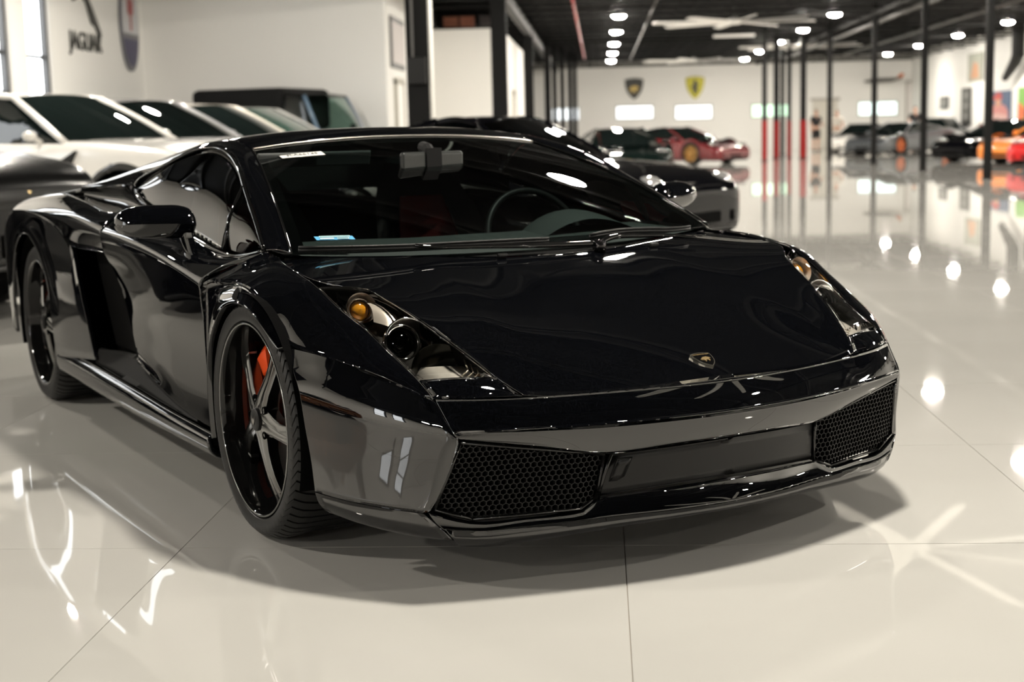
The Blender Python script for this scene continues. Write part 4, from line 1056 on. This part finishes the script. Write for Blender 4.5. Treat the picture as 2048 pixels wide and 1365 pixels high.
# dark bulkhead over the partition
r = empty('storage_rack', (-3.2, 36.0, 3.58), 0, 'dark shelf of boxes on top of the white partition', 'shelf')
mb = MB(); mb.box((0, 0, .03), (1.7, .8, .06)); mb.box((-.8, 0, .3), (.05, .8, .6)); mb.box((.8, 0, .3), (.05, .8, .6)); mb.build('rack_frame', joist_mat, r)
for q, (x, w, c) in enumerate(((-.35, .35, (.25, .09, .05)), (.05, .34, (.28, .10, .06)), (.5, .3, (.06, .05, .05)))):
    t = empty('storage_box', (-3.2 + x, 35.9, 3.64), 0, ('rust brown box on the high shelf over the partition, left one', 'rust brown box in the middle of the high shelf', 'near-black box at the right of the high shelf')[q], 'box')
    mb = MB(); mb.box((0, 0, .11), (w, .4, .22)); mb.build('box_body', mat('box_%d' % q, c, .7), t)
    mb = MB(); mb.box((0, 0, .235), (w * 1.04, .42, .03)); mb.build('box_lid', mat('box_%d' % q, c, .7), t)

# ------------------------------------------------------------------ right wall pictures
def right_panel(name, cat, lab, v0, v1, z0, z1, fm, depth=.05):
    r = empty(name, (UR - .012, (v0 + v1) / 2, (z0 + z1) / 2), 0, lab, cat); w, h_ = v1 - v0, z1 - z0
    mb = MB(); mb.box((-depth / 2, 0, 0), (depth, w, h_)); mb.build('poster_board' if cat == 'poster' else 'picture_board', fm, r)
    def sh(nm, poly, m, d): 
        mb = MB(); mb.prism([(-a * w, b * h_) for a, b in poly], depth, depth + d, lambda a, b, q: (-q, a, b)); mb.build(nm, m, r)
    return sh
skin = mat('print_skin', (.62, .33, .22), .6); pr_red = mat('print_red', (.55, .08, .07), .6); pr_pink = mat('print_pink', (.62, .26, .24), .6)
circ = lambda cx, cy, rx, ry, n=16: [(cx + rx * math.cos(a), cy + ry * math.sin(a)) for a in np.linspace(0, 2 * PI, n, endpoint=False)]
sh = right_panel('poster', 'poster', 'poster of a figure in a red cap and shirt on blue', 52.4, 55.4, .98, 2.15, mat('print_blue', (.09, .13, .22), .6))
sh('printed_shirt', [(-.45, -.5), (.45, -.5), (.42, -.1), (.25, .08), (-.2, .08), (-.42, -.12)], pr_pink, .004); sh('printed_face', circ(0, .18, .13, .17), skin, .008); sh('printed_cap', [(-.25, .24), (.16, .26), (.14, .42), (.0, .47), (-.12, .42)], pr_red, .012)
sh('printed_arms', [(-.42, -.34), (.40, -.36), (.38, -.24), (.0, -.18), (-.38, -.22)], mat('print_pale_pink', (.7, .45, .42), .6), .012)
sh = right_panel('poster', 'poster', 'poster of orange-clad figures and a large tyre on green', 47.6, 51.4, .92, 2.2, mat('print_green', (.18, .38, .08), .6))
sh('printed_tyre', circ(-.05, -.18, .26, .30), mat('print_dark', (.03, .04, .03), .6), .006); sh('printed_figure', [(-.12, .05), (.02, .05), (.1, .25), (.02, .48), (-.1, .46), (-.14, .25)], mat('print_orange', (.75, .14, .05), .6), .006)
sh('printed_arm', [(-.5, -.5), (-.34, -.5), (-.3, -.05), (-.44, .1), (-.5, .05)], mat('print_orange', (.75, .14, .05), .6), .008); sh('printed_overall', [(.2, -.5), (.5, -.5), (.5, .3), (.3, .2), (.18, -.1)], mat('print_orange', (.75, .14, .05), .6), .008)
sh('printed_rim', circ(-.05, -.18, .10, .13), mat('print_rim', (.22, .24, .20), .6), .010)
sh = right_panel('framed_picture', 'picture', 'tall framed picture high on the right wall above the poster', 56.2, 58.4, 2.62, 3.68, mat('print_grey_green', (.35, .36, .30), .6))
sh('printed_shape', [(-.3, -.4), (.3, -.4), (.2, .1), (-.1, .2)], mat('print_tan', (.5, .26, .14), .6), .006)
sh = right_panel('wall_banner', 'banner', 'narrow dark vertical banner on the right wall beside the poster', 57.9, 59.3, .95, 2.4, sign_black)
for q in (.3, 0.02, -.26): sh('banner_print', [(-.3, q - .1), (.3, q - .1), (.3, q + .1), (-.3, q + .1)], mat('print_mid_grey', (.22, .22, .21), .6), .006)
sh = right_panel('framed_picture', 'picture', 'small dark framed picture near the far right corner', 61.6, 63.0, 1.65, 2.15, frame_grey)
sh('printed_shape', [(-.35, -.3), (.35, -.3), (.35, .3), (-.35, .3)], mat('print_mid_grey', (.22, .22, .21), .6), .006)
r = empty('exhaust_duct', (UR - .08, 50.6, 0), 0, 'black duct dropping from the ceiling and bending along the right wall', 'duct')
mb = MB(); mb.tube([(-.25, 0, 4.3), (-.25, 0, 3.25), (-.25, .3, 3.05), (-.25, 1.5, 2.55)], [.22, .22, .2, .12], 10); mb.build('duct_pipe', satin_black, r, smooth='auto')
mb = MB(); mb.box((-.04, -1.0, 3.0), (.08, .5, 1.2)); mb.build('duct_cover', pipe_grey, r)
r = empty('fire_extinguisher', (UR - .12, 56.0, .5), 0, 'small red extinguisher hung low on the right wall', 'extinguisher')
mb = MB(); mb.lathe([(.001, .5), (.04, .48), (.09, .40), (.10, .36), (.10, .02), (.001, .0)], 16); mb.build('cylinder', red_pad, r, smooth='auto')
mb = MB(); mb.box((0, 0, .52), (.05, .05, .06)); mb.tube([(0, 0, .5), (-.1, .02, .48), (-.12, .02, .25)], .012, 6); mb.build('valve', satin_black, r)
# ------------------------------------------------------------------ the other cars
CLASSES = dict(
 suv=dict(st=[(-.97, .55, .66, .70, .38), (-.93, .78, .80, .86, .30), (-.80, .90, .88, .93, .26), (-.4, .985, .96, 1.03, .26), (0, 1.0, 1.0, 1.07, .27), (.55, 1.0, 1.04, 1.11, .28), (1.5, .99, 1.07, 1.09, .28), (2.5, .99, 1.10, 1.11, .28), (3.1, 1.0, 1.11, 1.13, .28), (3.7, .96, 1.08, 1.12, .32), (4.05, .86, .98, 1.04, .42), (4.12, .6, .8, .86, .5)],
          gh=dict(wsb=(.50, 1.09), wst=(1.45, 1.56), rr=(3.0, 1.58), rb=(3.85, 1.10), hwb=.89, hwr=.66, top=1.62), r=.385, wb=3.0, arch=.46, hl=(.72, -.80, .80, .16, .12, .05)),
 sport=dict(st=[(-.96, .50, .34, .38, .20), (-.93, .74, .42, .46, .14), (-.80, .86, .50, .53, .12), (-.4, .945, .63, .61, .12), (0, .965, .70, .65, .12), (.5, .955, .71, .72, .12), (1.4, .945, .75, .82, .12), (2.2, .97, .83, .88, .13), (2.65, .98, .86, .90, .14), (3.2, .93, .82, .87, .22), (3.42, .82, .74, .80, .30), (3.47, .6, .6, .66, .36)],
          gh=dict(wsb=(.15, .72), wst=(1.05, 1.09), rr=(1.6, 1.10), rb=(2.75, .90), hwb=.80, hwr=.55, top=1.13), r=.335, wb=2.65, arch=.39, hl=(.66, -.62, .60, .13, .22, .045)),
 coupe=dict(st=[(-.93, .52, .46, .52, .24), (-.90, .74, .56, .60, .18), (-.78, .86, .63, .67, .16), (-.3, .94, .73, .78, .15), (0, .955, .77, .81, .15), (.8, .95, .82, .87, .16), (1.6, .945, .86, .88, .16), (2.3, .97, .89, .90, .17), (2.7, .975, .88, .90, .18), (3.2, .91, .82, .87, .26), (3.5, .74, .72, .78, .34), (3.56, .5, .6, .66, .38)],
           gh=dict(wsb=(.38, .845), wst=(1.20, 1.23), rr=(1.85, 1.25), rb=(3.1, .92), hwb=.81, hwr=.57, top=1.285), r=.345, wb=2.6, arch=.40, hl=(.66, -.72, .62, .13, .14, .10)),
 offroad=dict(st=[(-.85, .82, .86, .95, .52), (-.82, .92, .98, 1.04, .46), (-.6, .95, 1.06, 1.10, .44), (0, .955, 1.10, 1.13, .44), (.8, .955, 1.12, 1.15, .44), (2.0, .955, 1.13, 1.15, .44), (3.2, .955, 1.13, 1.15, .44), (3.42, .92, 1.08, 1.12, .48), (3.47, .85, 1.0, 1.05, .52)],
              gh=dict(wsb=(.72, 1.15), wst=(1.15, 1.74), rr=(3.2, 1.80), rb=(3.40, 1.15), hwb=.88, hwr=.80, top=1.86), r=.41, wb=2.55, arch=.50, hl=(.62, -.84, .86, .12, .05, .11)))
car_glass = mat('dark_car_glass', (.005, .008, .0075), .02)
clear_car_glass = glass('clear_car_glass', (.55, .70, .64), 1.5)
lamp_clear = mat('headlamp_face', (.55, .55, .55), .1, .6, 1)
def bg_wheel(parent, x, y, r, rim_m, s, wdt=.25):
    w = empty('wheel', (x, y, r), parent=parent)
    mb = MB(); mb.lathe([(r * .70, 0), (r * .80, .012), (r * .95, .004), (r, -.03), (r, -wdt + .03), (r * .95, -wdt), (r * .7, -wdt)], 32, 'x'); mb.v = [(s * p[0], p[1], p[2]) for p in mb.v]
    mb.build('tyre', rubber, w, smooth='auto')
    mb = MB(); mb.lathe([(r * .71, .004), (r * .67, .0), (r * .64, -.08), (.01, -.085)], 28, 'x')
    for k in range(5):
        a = 2 * PI * k / 5 + .3; hw = r * .085; c, d = math.cos(a), math.sin(a)
        P = [(r * .05, hw * 1.2), (r * .40, hw * .8), (r * .69, hw * 1.3)]
        vs = []
        for rad, h_ in P:
            for q in (-1, 1):
                for xx in (-.015, -.05): vs.append((xx, rad * c - q * h_ * d, rad * d + q * h_ * c))
        mb.add(vs, [(i * 4 + j, i * 4 + (j, 1, 3, 2)[0] , 0, 0)[:0] or (i * 4 + a_, i * 4 + b_, i * 4 + 4 + b_, i * 4 + 4 + a_) for i in range(2) for a_, b_ in ((0, 2), (2, 3), (3, 1), (1, 0))])
    mb.v = [(s * p[0], p[1], p[2]) for p in mb.v]; mb.build('rim', rim_m, w, smooth='auto')
def bg_car(name, cls, label, loc, theta, body_m, rim_m=None, roof_m=None, glass_m=None, arch_m=None, group=None, extras=None, side_m=None):
    c = CLASSES[cls]; r = empty(name, (loc[0], loc[1], 0), math.radians(theta), label, 'car', group)
    glass_m = glass_m or car_glass; rim_m = rim_m or gunmetal; roof_m = roof_m or body_m
    st = c['st']; rows = []
    for (y, hw, zs, zc, zb) in st:
        h = zs - zb
        rows.append([(-hw * .80, y, zb - .01), (-hw * .95, y, zb + h * .08), (-hw * .995, y, zb + h * .30), (-hw, y, zb + h * .62), (-hw * .985, y, zs - h * .08), (-hw * .93, y, zs + (zc - zs) * .25), (-hw * .70, y, lerp(zs, zc, .75)), (-hw * .36, y, lerp(zs, zc, .96)), (0, y, zc)])
    R_ = np.array(rows); M = R_[:, -2::-1].copy(); M[..., 0] *= -1; R_ = np.concatenate([R_, M], 1)
    G = spl(R_, np.linspace(0, 1, 72)); G = np.swapaxes(spl(np.swapaxes(G, 0, 1), np.linspace(0, 1, 45)), 0, 1)
    nr, nc = G.shape[:2]; V = G.reshape(-1, 3); F = []
    ra = c['arch']; rr = c['r']; zc_ = rr
    for i in range(nr - 1):
        for j in range(nc - 1):
            q = G[i:i + 2, j:j + 2].reshape(-1, 3).mean(0)
            if abs(q[0]) > .55 and q[2] < zc_ + ra + .02 and min(math.hypot(q[1], q[2] - zc_), math.hypot(q[1] - c['wb'], q[2] - zc_)) < ra: continue
            F.append((i * nc + j, i * nc + j + 1, i * nc + nc + j + 1, i * nc + nc + j))
    mb = MB(); mb.add(V.tolist(), F)
    mb.add(G[0].tolist(), [tuple(range(nc))]); mb.add(G[-1].tolist(), [tuple(range(nc))])
    mb.build('body_shell', body_m, r, smooth=True)
    for s in (1, -1):
        for yc in (0, c['wb']):
            hwl = float(np.interp(yc, [a[0] for a in st], [a[1] for a in st]))
            mb = MB(); pr = [(ra - .035, hwl - .03), (ra - .03, hwl + .012), (ra + .0, hwl + .014), (ra + .035, hwl + .0), (ra + .05, hwl - .05)]
            mb.lathe([(a, s * b) for a, b in pr], 36, 'x', (0, yc, zc_), a0=-.30, a1=PI + .30); mb.build('wheel_arch', arch_m or body_m, r, smooth='auto')
            mb = MB(); mb.lathe([(ra - .005, s * (hwl - .02)), (ra - .005, s * .5), (.02, s * .5)], 24, 'x', (0, yc, zc_), a0=-.35, a1=PI + .35); mb.build('arch_liner', void_black, r)
            bg_wheel(r, s * (hwl - .015), yc, rr, rim_m, s)
    mb = MB(); y0, y1 = st[1][0] + .1, st[-2][0] - .1; mb.box((0, (y0 + y1) / 2, st[4][4] + .02), (1.5, y1 - y0, .06)); mb.build('underbody', void_black, r)
    # glasshouse
    g = c['gh']; (yb, zb), (yt, zt), (yr, zr), (yk, zk) = g['wsb'], g['wst'], g['rr'], g['rb']; hb, hr, top = g['hwb'], g['hwr'], g['top']
    FBc = np.array([-hb, yb + .22, zb - .02]); FTc = np.array([-hr, yt + .08, zt - .02]); RTc = np.array([-hr, yr - .05, zr - .02]); RBc = np.array([-hb * .92, yk - .12, zk - .01])
    def prow(a, yc, zc, z2=None):
        return [tuple(a), (a[0] * .7, lerp(yc, a[1], .45), lerp(zc, a[2], .45)), (a[0] * .35, lerp(yc, a[1], .1), lerp(zc, a[2], .1)), (0, yc, zc)]
    def gl(nm, rows, m, n1=10, n2=8, mirror=True):
        for o in panel(nm, rows, m, r, n1, n2, mirror=mirror, flange=.004, gap=0, r=.002): pass
    mid = lambda a, b, t, o=(0, 0, 0): np.array(a) * (1 - t) + np.array(b) * t + np.array(o)
    gl('windscreen', [prow(FBc, yb, zb), prow(mid(FBc, FTc, .5, (-.01, -.01, .015)), (yb + yt) / 2, (zb + zt) / 2 + .03), prow(FTc, yt, zt + .015)], glass_m)
    gl('roof', [prow(FTc, yt, zt + .02), prow(mid(FTc, RTc, .5, (-.02, 0, top - (zt + zr) / 2)), (yt + yr) / 2, top), prow(RTc, yr, zr + .02)], roof_m, 10, 10)
    gl('rear_window', [prow(RTc, yr, zr + .015), prow(mid(RTc, RBc, .5, (-.015, .02, .02)), (yr + yk) / 2 + .03, (zr + zk) / 2 + .03), prow(RBc, yk, zk)], glass_m)
    e = np.array([.004, 0, 0])
    up = [FBc + e, mid(FBc, FTc, .5, (-.006, 0, .012)), FTc + e, mid(FTc, RTc, .5, (-.01, 0, .035)), RTc + e, mid(RTc, RBc, .5, (0, 0, .012)), RBc + e]
    belt = [np.array([-hb - .02, lerp(FBc[1], RBc[1], t), lerp(zb, zk, t) - .035]) for t in (0, .16, .33, .5, .67, .84, 1)]
    panel('side_window', [[p, mid(p, q, .5, (-.02, 0, 0)), q] for p, q in zip(up, belt)], side_m or glass_m, r, 24, 6, flange=.004, gap=0, r=.002)
    for s in (1, -1):
        sx = np.array([s, 1, 1])
        for nm, pts, rad in (('windscreen_pillar', up[:3], .035), ('roof_rail', up[2:5], .03), ('rear_pillar', up[4:], .05)):
            mb = MB(); mb.tube([p * sx for p in spl(np.array(pts), np.linspace(0, 1, 9))], rad, 8); mb.build(nm, body_m if nm == 'windscreen_pillar' else roof_m, r, smooth=True)
        ym = lerp(FBc[1], RBc[1], .52)
        mb = MB(); mb.tube([np.array((-hb - .015, ym, lerp(zb, zk, .5) - .03)) * sx, np.array((-lerp(hb, hr, .55) - .03, ym + .04, lerp(zb, zt, .55))) * sx, np.array((-hr - .012, ym + .06, zt + .01)) * sx], .028, 6); mb.build('door_pillar', gloss_black, r)
        mb = MB(); mm = MB(); mm.lathe([(.001, 1), (.5, .87), (.87, .5), (1, 0), (.87, -.5), (.5, -.87), (.001, -1)], 12)
        zmir = zb + .06; mb.add([(s * (hb + .17) + v[0] * .09, yb + .50 + v[1] * .05, zmir + v[2] * .05) for v in mm.v], mm.f)
        mb.tube([(s * (hb + .10), yb + .50, zmir - .03), (s * (hb + .0), yb + .50, zmir - .07)], .025, 6); mb.build('door_mirror', body_m if cls != 'offroad' else satin_black, r, smooth=True)
        hx, hy, hz, a_, b_, c_ = c['hl']
        mb = MB(); mb.add([(s * hx + v[0] * a_, hy + v[1] * b_, hz + v[2] * c_) for v in mm.v], mm.f); hl_ = mb.build('headlight', lamp_clear, r, smooth=True)
        mb = MB(); mb.box((s * .62, st[-1][0] - .02, lerp(st[-1][2], st[-1][4], .25)), (.36, .06, .09)); bevel_obj(mb.build('tail_light', mat('red_lamp', (.35, .01, .01), .1, 0, 1), r), .015)
    # nose openings
    f0 = st[0]; zc2 = lerp(f0[4], f0[2], .35); hh = (f0[2] - f0[4]) * .30
    mb = MB(); mb.box((0, f0[0] - .004, zc2), (f0[1] * 1.1, .03, hh * 1.6)); bevel_obj(mb.build('front_grille', void_black, r), .01)
    for s in (1, -1):
        mb = MB(); mb.box((s * (f0[1] + .11), f0[0] + .045, zc2), (.26, .05, hh * 1.5), Matrix.Rotation(s * .35, 3, 'Z')); bevel_obj(mb.build('side_intake', void_black, r), .01)
    mb = MB(); mb.box((0, f0[0] + .02, f0[4] - .03), (f0[1] * 2.2, .10, .03)); bevel_obj(mb.build('front_splitter', satin_black, r), .01)
    if extras: extras(r, c)
    return r
def cpaint(nm, col, rough=.3, metal=0, coat=1.0): return mat(nm, col, rough, metal, coat)
matte_black_paint = cpaint('satin_black_paint', (.006, .006, .006), .22, 0, 0); matte_black_paint.node_tree.nodes['Principled BSDF'].inputs['Specular IOR Level'].default_value = .16
white_paint = cpaint('white_paint', (.72, .70, .66)); silver_paint = cpaint('silver_white_paint', (.55, .55, .56), .3, .3); ivory_paint = cpaint('ivory_paint', (.62, .58, .51)); pearl_paint = cpaint('pearl_white_paint', (.66, .65, .62))
blue_paint = cpaint('dusty_blue_paint', (.10, .17, .25)); black_paint = mat('deep_black_paint', (.002, .002, .003), .03, spec=.12); green_black = mat('green_black_paint', (.004, .008, .007), .04)
maroon_paint = cpaint('maroon_paint', (.14, .006, .010), .25, .3); grey_paint = cpaint('slate_grey_paint', (.10, .11, .12), .35, .5); dgrey_paint = cpaint('dark_grey_paint', (.05, .055, .06), .35, .5)
orange_paint = cpaint('bright_orange_paint', (.95, .26, .01), .3); red_paint = cpaint('bright_red_paint', (.65, .01, .012), .3)
gold_rim = mat('gold_rim', (.45, .26, .09), .35, .8); orange_rim = mat('orange_rim', (.55, .16, .06), .35, .5)

def black_suv_extras(r, c):
    # front badge, Y-shaped lamp blades and bars of the wide mouth
    p = Vector((0, -.955, .84))
    fr_ = lambda a, b, d: (a * .8, -.952 - d * .5 + b * .35, .800 + b * .8)
    mb = MB(); mb.prism(crest_poly(), -.02, .012, fr_); mb.build('front_crest', gold, r)
    for s in (1, -1):
        for (a, b) in (((.86, -.72, .72), (.70, -.93, .70)), ((.70, -.93, .70), (.56, -.985, .78)), ((.70, -.93, .70), (.60, -.985, .56))):
            mb = MB(); mb.tube([(s * a[0], a[1], a[2]), (s * b[0], b[1], b[2])], .014, 6); mb.build('lamp_blade', satin_black, r)
        mb = MB(); mb.tube([(s * .95, -.72, .62), (s * .70, -.955, .44), (s * .5, -1.0, .30)], .022, 6); mb.build('bumper_bar', matte_black_paint, r)
        mb = MB(); mb.tube([(s * .97, -.66, .50), (s * .80, -.90, .34), (s * .62, -.99, .26)], .022, 6); mb.build('bumper_bar', matte_black_paint, r)
    mb = MB(); mb.box((0, -.975, .735), (1.5, .03, .014)); mb.box((0, -.985, .40), (1.5, .03, .02)); mb.build('mouth_bar', matte_black_paint, r)
bg_car('black_suv', 'suv', 'satin black car with a gold nose badge cropped by the left edge', (-4.38, 8.85), 76, matte_black_paint, glass_m=car_glass, extras=black_suv_extras)
def white_suv_extras(r, c):
    for s in (1, -1):
        mb = MB(); mb.prism([(.50, 1.00), (.82, .84), (.72, .68), (.60, .78)], .985, 1.03, lambda a, b, d: (s * d, a, b)); mb.build('fender_vent', satin_black, r)
        mb = MB(); mb.box((s * .93, -.66, .72), (.06, .20, .05), Matrix.Rotation(s * .5, 3, 'Z')); bevel_obj(mb.build('side_marker', mat('orange_marker', (.6, .08, .01), .2, 0, 1), r), .01)
bg_car('white_suv', 'suv', 'white SUV with black wheel arches and a dark triangular fender vent', (-4.18, 14.47), 70, white_paint, arch_m=gloss_black, rim_m=satin_black, extras=white_suv_extras)
bg_car('silver_suv', 'suv', 'silver-white SUV parked just beyond the white one with black arches', (-4.18, 17.4), 70, silver_paint)
bg_car('ivory_suv', 'suv', 'ivory SUV, third in the row along the left wall', (-4.18, 20.4), 70, ivory_paint)
bg_car('pearl_suv', 'suv', 'pearl white SUV with a green-tinted windscreen in front of the blue off-roader', (-4.18, 23.3), 70, pearl_paint, glass_m=mat('green_car_glass', (.05, .10, .08), .05, 0, 1))
def off_extras(r, c):
    mb = MB(); mb.box((0, 2.52, 1.52), (1.86, 1.85, .70)); bevel_obj(mb.build('soft_top', matt_black, r), .10)
bg_car('blue_offroader', 'offroad', 'dusty blue boxy off-roader with a black soft top by the back wall', (-3.75, 26.0), 74, blue_paint, roof_m=matt_black, glass_m=clear_car_glass, side_m=clear_car_glass, arch_m=satin_black, extras=off_extras).scale = (1.04, 1.0, 1.05)
bg_car('black_coupe', 'coupe', 'black grand touring coupe parked right behind the sports car', (.18, 13.1), 57, black_paint, glass_m=glass('smoky_car_glass', (.50, .62, .58), 1.55)).scale = (.93, .93, .96)
bg_car('green_black_sports_car', 'sport', 'green-black sports car facing the camera in the middle distance', (.66, 33.5), 8, green_black)
bg_car('maroon_sports_car', 'sport', 'dark maroon sports car with gold wheels in the middle distance', (3.35, 44.5), 48, maroon_paint, rim_m=gold_rim, roof_m=black_paint)
bg_car('white_sports_car', 'sport', 'white sports car with black roof half hidden by the grey one', (10.4, 60.0), -20, white_paint, roof_m=green_black)
bg_car('grey_sports_car', 'sport', 'slate grey sports car with orange wheels near the far wall', (9.9, 52.6), -48, grey_paint, rim_m=orange_rim)
bg_car('dark_grey_coupe', 'coupe', 'dark grey car with a man standing behind it, near the far right corner', (13.2, 57.6), -10, dgrey_paint)
bg_car('charcoal_sports_car', 'sport', 'charcoal black wedge-nosed sports car just left of the orange one', (10.3, 40.7), -58, black_paint)
bg_car('orange_sports_car', 'sport', 'bright orange sports car with orange wheels on the right', (10.75, 37.5), -58, orange_paint, rim_m=orange_paint)
bg_car('red_sports_car', 'sport', 'bright red sports car cropped by the right edge', (10.6, 34.3), -58, red_paint)

bronze_paint = cpaint('bronze_paint', (.20, .07, .02), .2, .4)
bg_car('black_sports_car', 'sport', 'black sports car left of the camera, mirrored in the wedge car door', (-4.6, 5.9), 80, black_paint)
bg_car('bronze_sports_car', 'sport', 'bronze sports car left of the camera, mirrored in the wedge car bumper', (-4.7, 2.6), 80, bronze_paint)
# ------------------------------------------------------------------ people
def skinned(name, joints, edges, m, parent, sub=2):
    me = bpy.data.meshes.new(name); names = list(joints)
    me.from_pydata([joints[k][:3] for k in names], [(names.index(a), names.index(b)) for a, b in edges], [])
    o = bpy.data.objects.new(name, me); COL.objects.link(o)
    sk = o.modifiers.new('skin', 'SKIN'); ss = o.modifiers.new('sub', 'SUBSURF'); ss.levels = sub; ss.render_levels = sub
    for k, v in zip(names, me.skin_vertices[0].data):
        q = joints[k]; v.radius = (q[3], q[4] if len(q) > 4 else q[3])
    me.skin_vertices[0].data[0].use_root = True
    dg = bpy.context.evaluated_depsgraph_get(); nm = bpy.data.meshes.new_from_object(o.evaluated_get(dg))
    bpy.data.objects.remove(o); nm.materials.clear(); nm.materials.append(m)
    nm.polygons.foreach_set('use_smooth', [True] * len(nm.polygons))
    t = bpy.data.objects.new(name, nm); COL.objects.link(t); t.parent = parent
    return t
skin_m = mat('skin', (.55, .32, .23), .55)
def person(lab, loc, rz, shirt, shorts, shoes, hair, arm=0, hs=1.0, legs_bare=True):
    r = empty('person', (loc[0], loc[1], 0), rz, lab, 'person'); r.scale = (hs, hs, hs)
    J = {'pelvis': (0, 0, .95, .15, .11), 'waist': (0, 0, 1.10, .135, .10), 'chest': (0, .01, 1.32, .165, .11), 'neck': (0, .0, 1.50, .055), 'head0': (0, -.02, 1.60, .075, .085), 'head1': (0, -.02, 1.71, .08, .095)}
    E = [('pelvis', 'waist'), ('waist', 'chest'), ('chest', 'neck'), ('neck', 'head0'), ('head0', 'head1')]
    for s, n in ((-1, 'l'), (1, 'r')):
        bend = arm if s > 0 else 0
        J.update({n + 'hip': (s * .10, 0, .88, .095), n + 'knee': (s * .115, -.01 * s, .50, .062), n + 'ank': (s * .12, .02, .09, .042), n + 'toe': (s * .13, -.13, .03, .035),
                  n + 'sh': (s * .20, 0, 1.42, .062), n + 'elb': (s * .25, .02, 1.15, .045), n + 'wr': (s * (.27 - .08 * bend), -.04 - .2 * bend, .92 + .2 * bend, .032), n + 'palm': (s * (.27 - .12 * bend), -.06 - .24 * bend, .84 + .26 * bend, .030, .022)})
        E += [('pelvis', n + 'hip'), (n + 'hip', n + 'knee'), (n + 'knee', n + 'ank'), (n + 'ank', n + 'toe'), ('chest', n + 'sh'), (n + 'sh', n + 'elb'), (n + 'elb', n + 'wr'), (n + 'wr', n + 'palm')]
        p = J[n + 'palm']
        for f in range(5):
            dx = (f - 2) * .014; th = f == 0
            a = (p[0] + (-s * .03 if th else 0), p[1] + dx * .9 - (.02 if th else 0), p[2] - .03, .010); b = (a[0] - s * .006, a[1] - .012, a[2] - (.035 if th else (.055, .065, .06, .045)[f - 1]), .008)
            J[n + 'f%d' % f] = a; J[n + 'g%d' % f] = b; E += [(n + 'palm', n + 'f%d' % f), (n + 'f%d' % f, n + 'g%d' % f)]
    skinned('body', J, E, skin_m, r)
    SJ = {'w': (0, 0, 1.0, .165, .125), 'c': (0, .01, 1.30, .185, .125), 'n': (0, 0, 1.44, .10, .09)}; SE = [('w', 'c'), ('c', 'n')]
    for s, n in ((-1, 'l'), (1, 'r')): SJ[n + 's'] = (s * .20, 0, 1.41, .075); SJ[n + 'e'] = (s * .238, .012, 1.22, .066); SE += [('c', n + 's'), (n + 's', n + 'e')]
    skinned('shirt', SJ, SE, shirt, r)
    PJ = {'p': (0, 0, .96, .16, .12)}; PE = []
    for s, n in ((-1, 'l'), (1, 'r')):
        PJ[n + 'h'] = (s * .10, 0, .86, .108); PJ[n + 'k'] = (s * .115, 0, .50 if legs_bare else .14, .088 if legs_bare else .062); PE += [('p', n + 'h'), (n + 'h', n + 'k')]
    skinned('shorts' if legs_bare else 'trousers', PJ, PE, shorts, r)
    for s in (-1, 1): skinned('shoe', {'a': (s * .12, .04, .055, .05), 'b': (s * .13, -.14, .04, .042)}, [('a', 'b')], shoes, r)
    skinned('hair', {'a': (0, .01, 1.70, .085, .095), 'b': (0, .0, 1.76, .075, .085)}, [('a', 'b')], hair, r)
    mb = MB(); mb.prism([(-.012, 0), (.012, 0), (0, .045)], 0, .025, lambda a, b, d: (a, -.105 - d * (1 - b * 12), 1.625 + b)); mb.build('nose', skin_m, r)
    for s in (-1, 1):
        mb = MB(); mb.box((s * .032, -.105, 1.675), (.022, .008, .010)); mb.build('eye', satin_black, r)
        mb = MB(); mb.box((s * .085, -.01, 1.655), (.016, .035, .055)); bevel_obj(mb.build('ear', skin_m, r), .005)
    mb = MB(); mb.box((0, -.098, 1.595), (.045, .008, .010)); mb.build('mouth', mat('lips', (.35, .12, .10), .5), r)
dark_cloth = mat('black_cloth', (.012, .012, .014), .8); pale_cloth = mat('pale_cloth', (.62, .58, .52), .8); brown_hair = mat('dark_hair', (.03, .018, .012), .6); tan_cloth = mat('tan_cloth', (.42, .34, .27), .8)
person('person in a black shirt and black shorts standing by the far opening', (9.0, 61.5), .5, dark_cloth, dark_cloth, dark_cloth, brown_hair, 1)
person('person in a pale shirt and tan trousers standing before the far opening', (10.1, 63.0), -.4, pale_cloth, tan_cloth, pale_cloth, brown_hair, 0, .98, False)
person('person in a black shirt standing behind the dark grey car', (13.5, 63.6), 0.2, dark_cloth, dark_cloth, dark_cloth, brown_hair, 0, 1.02, False)
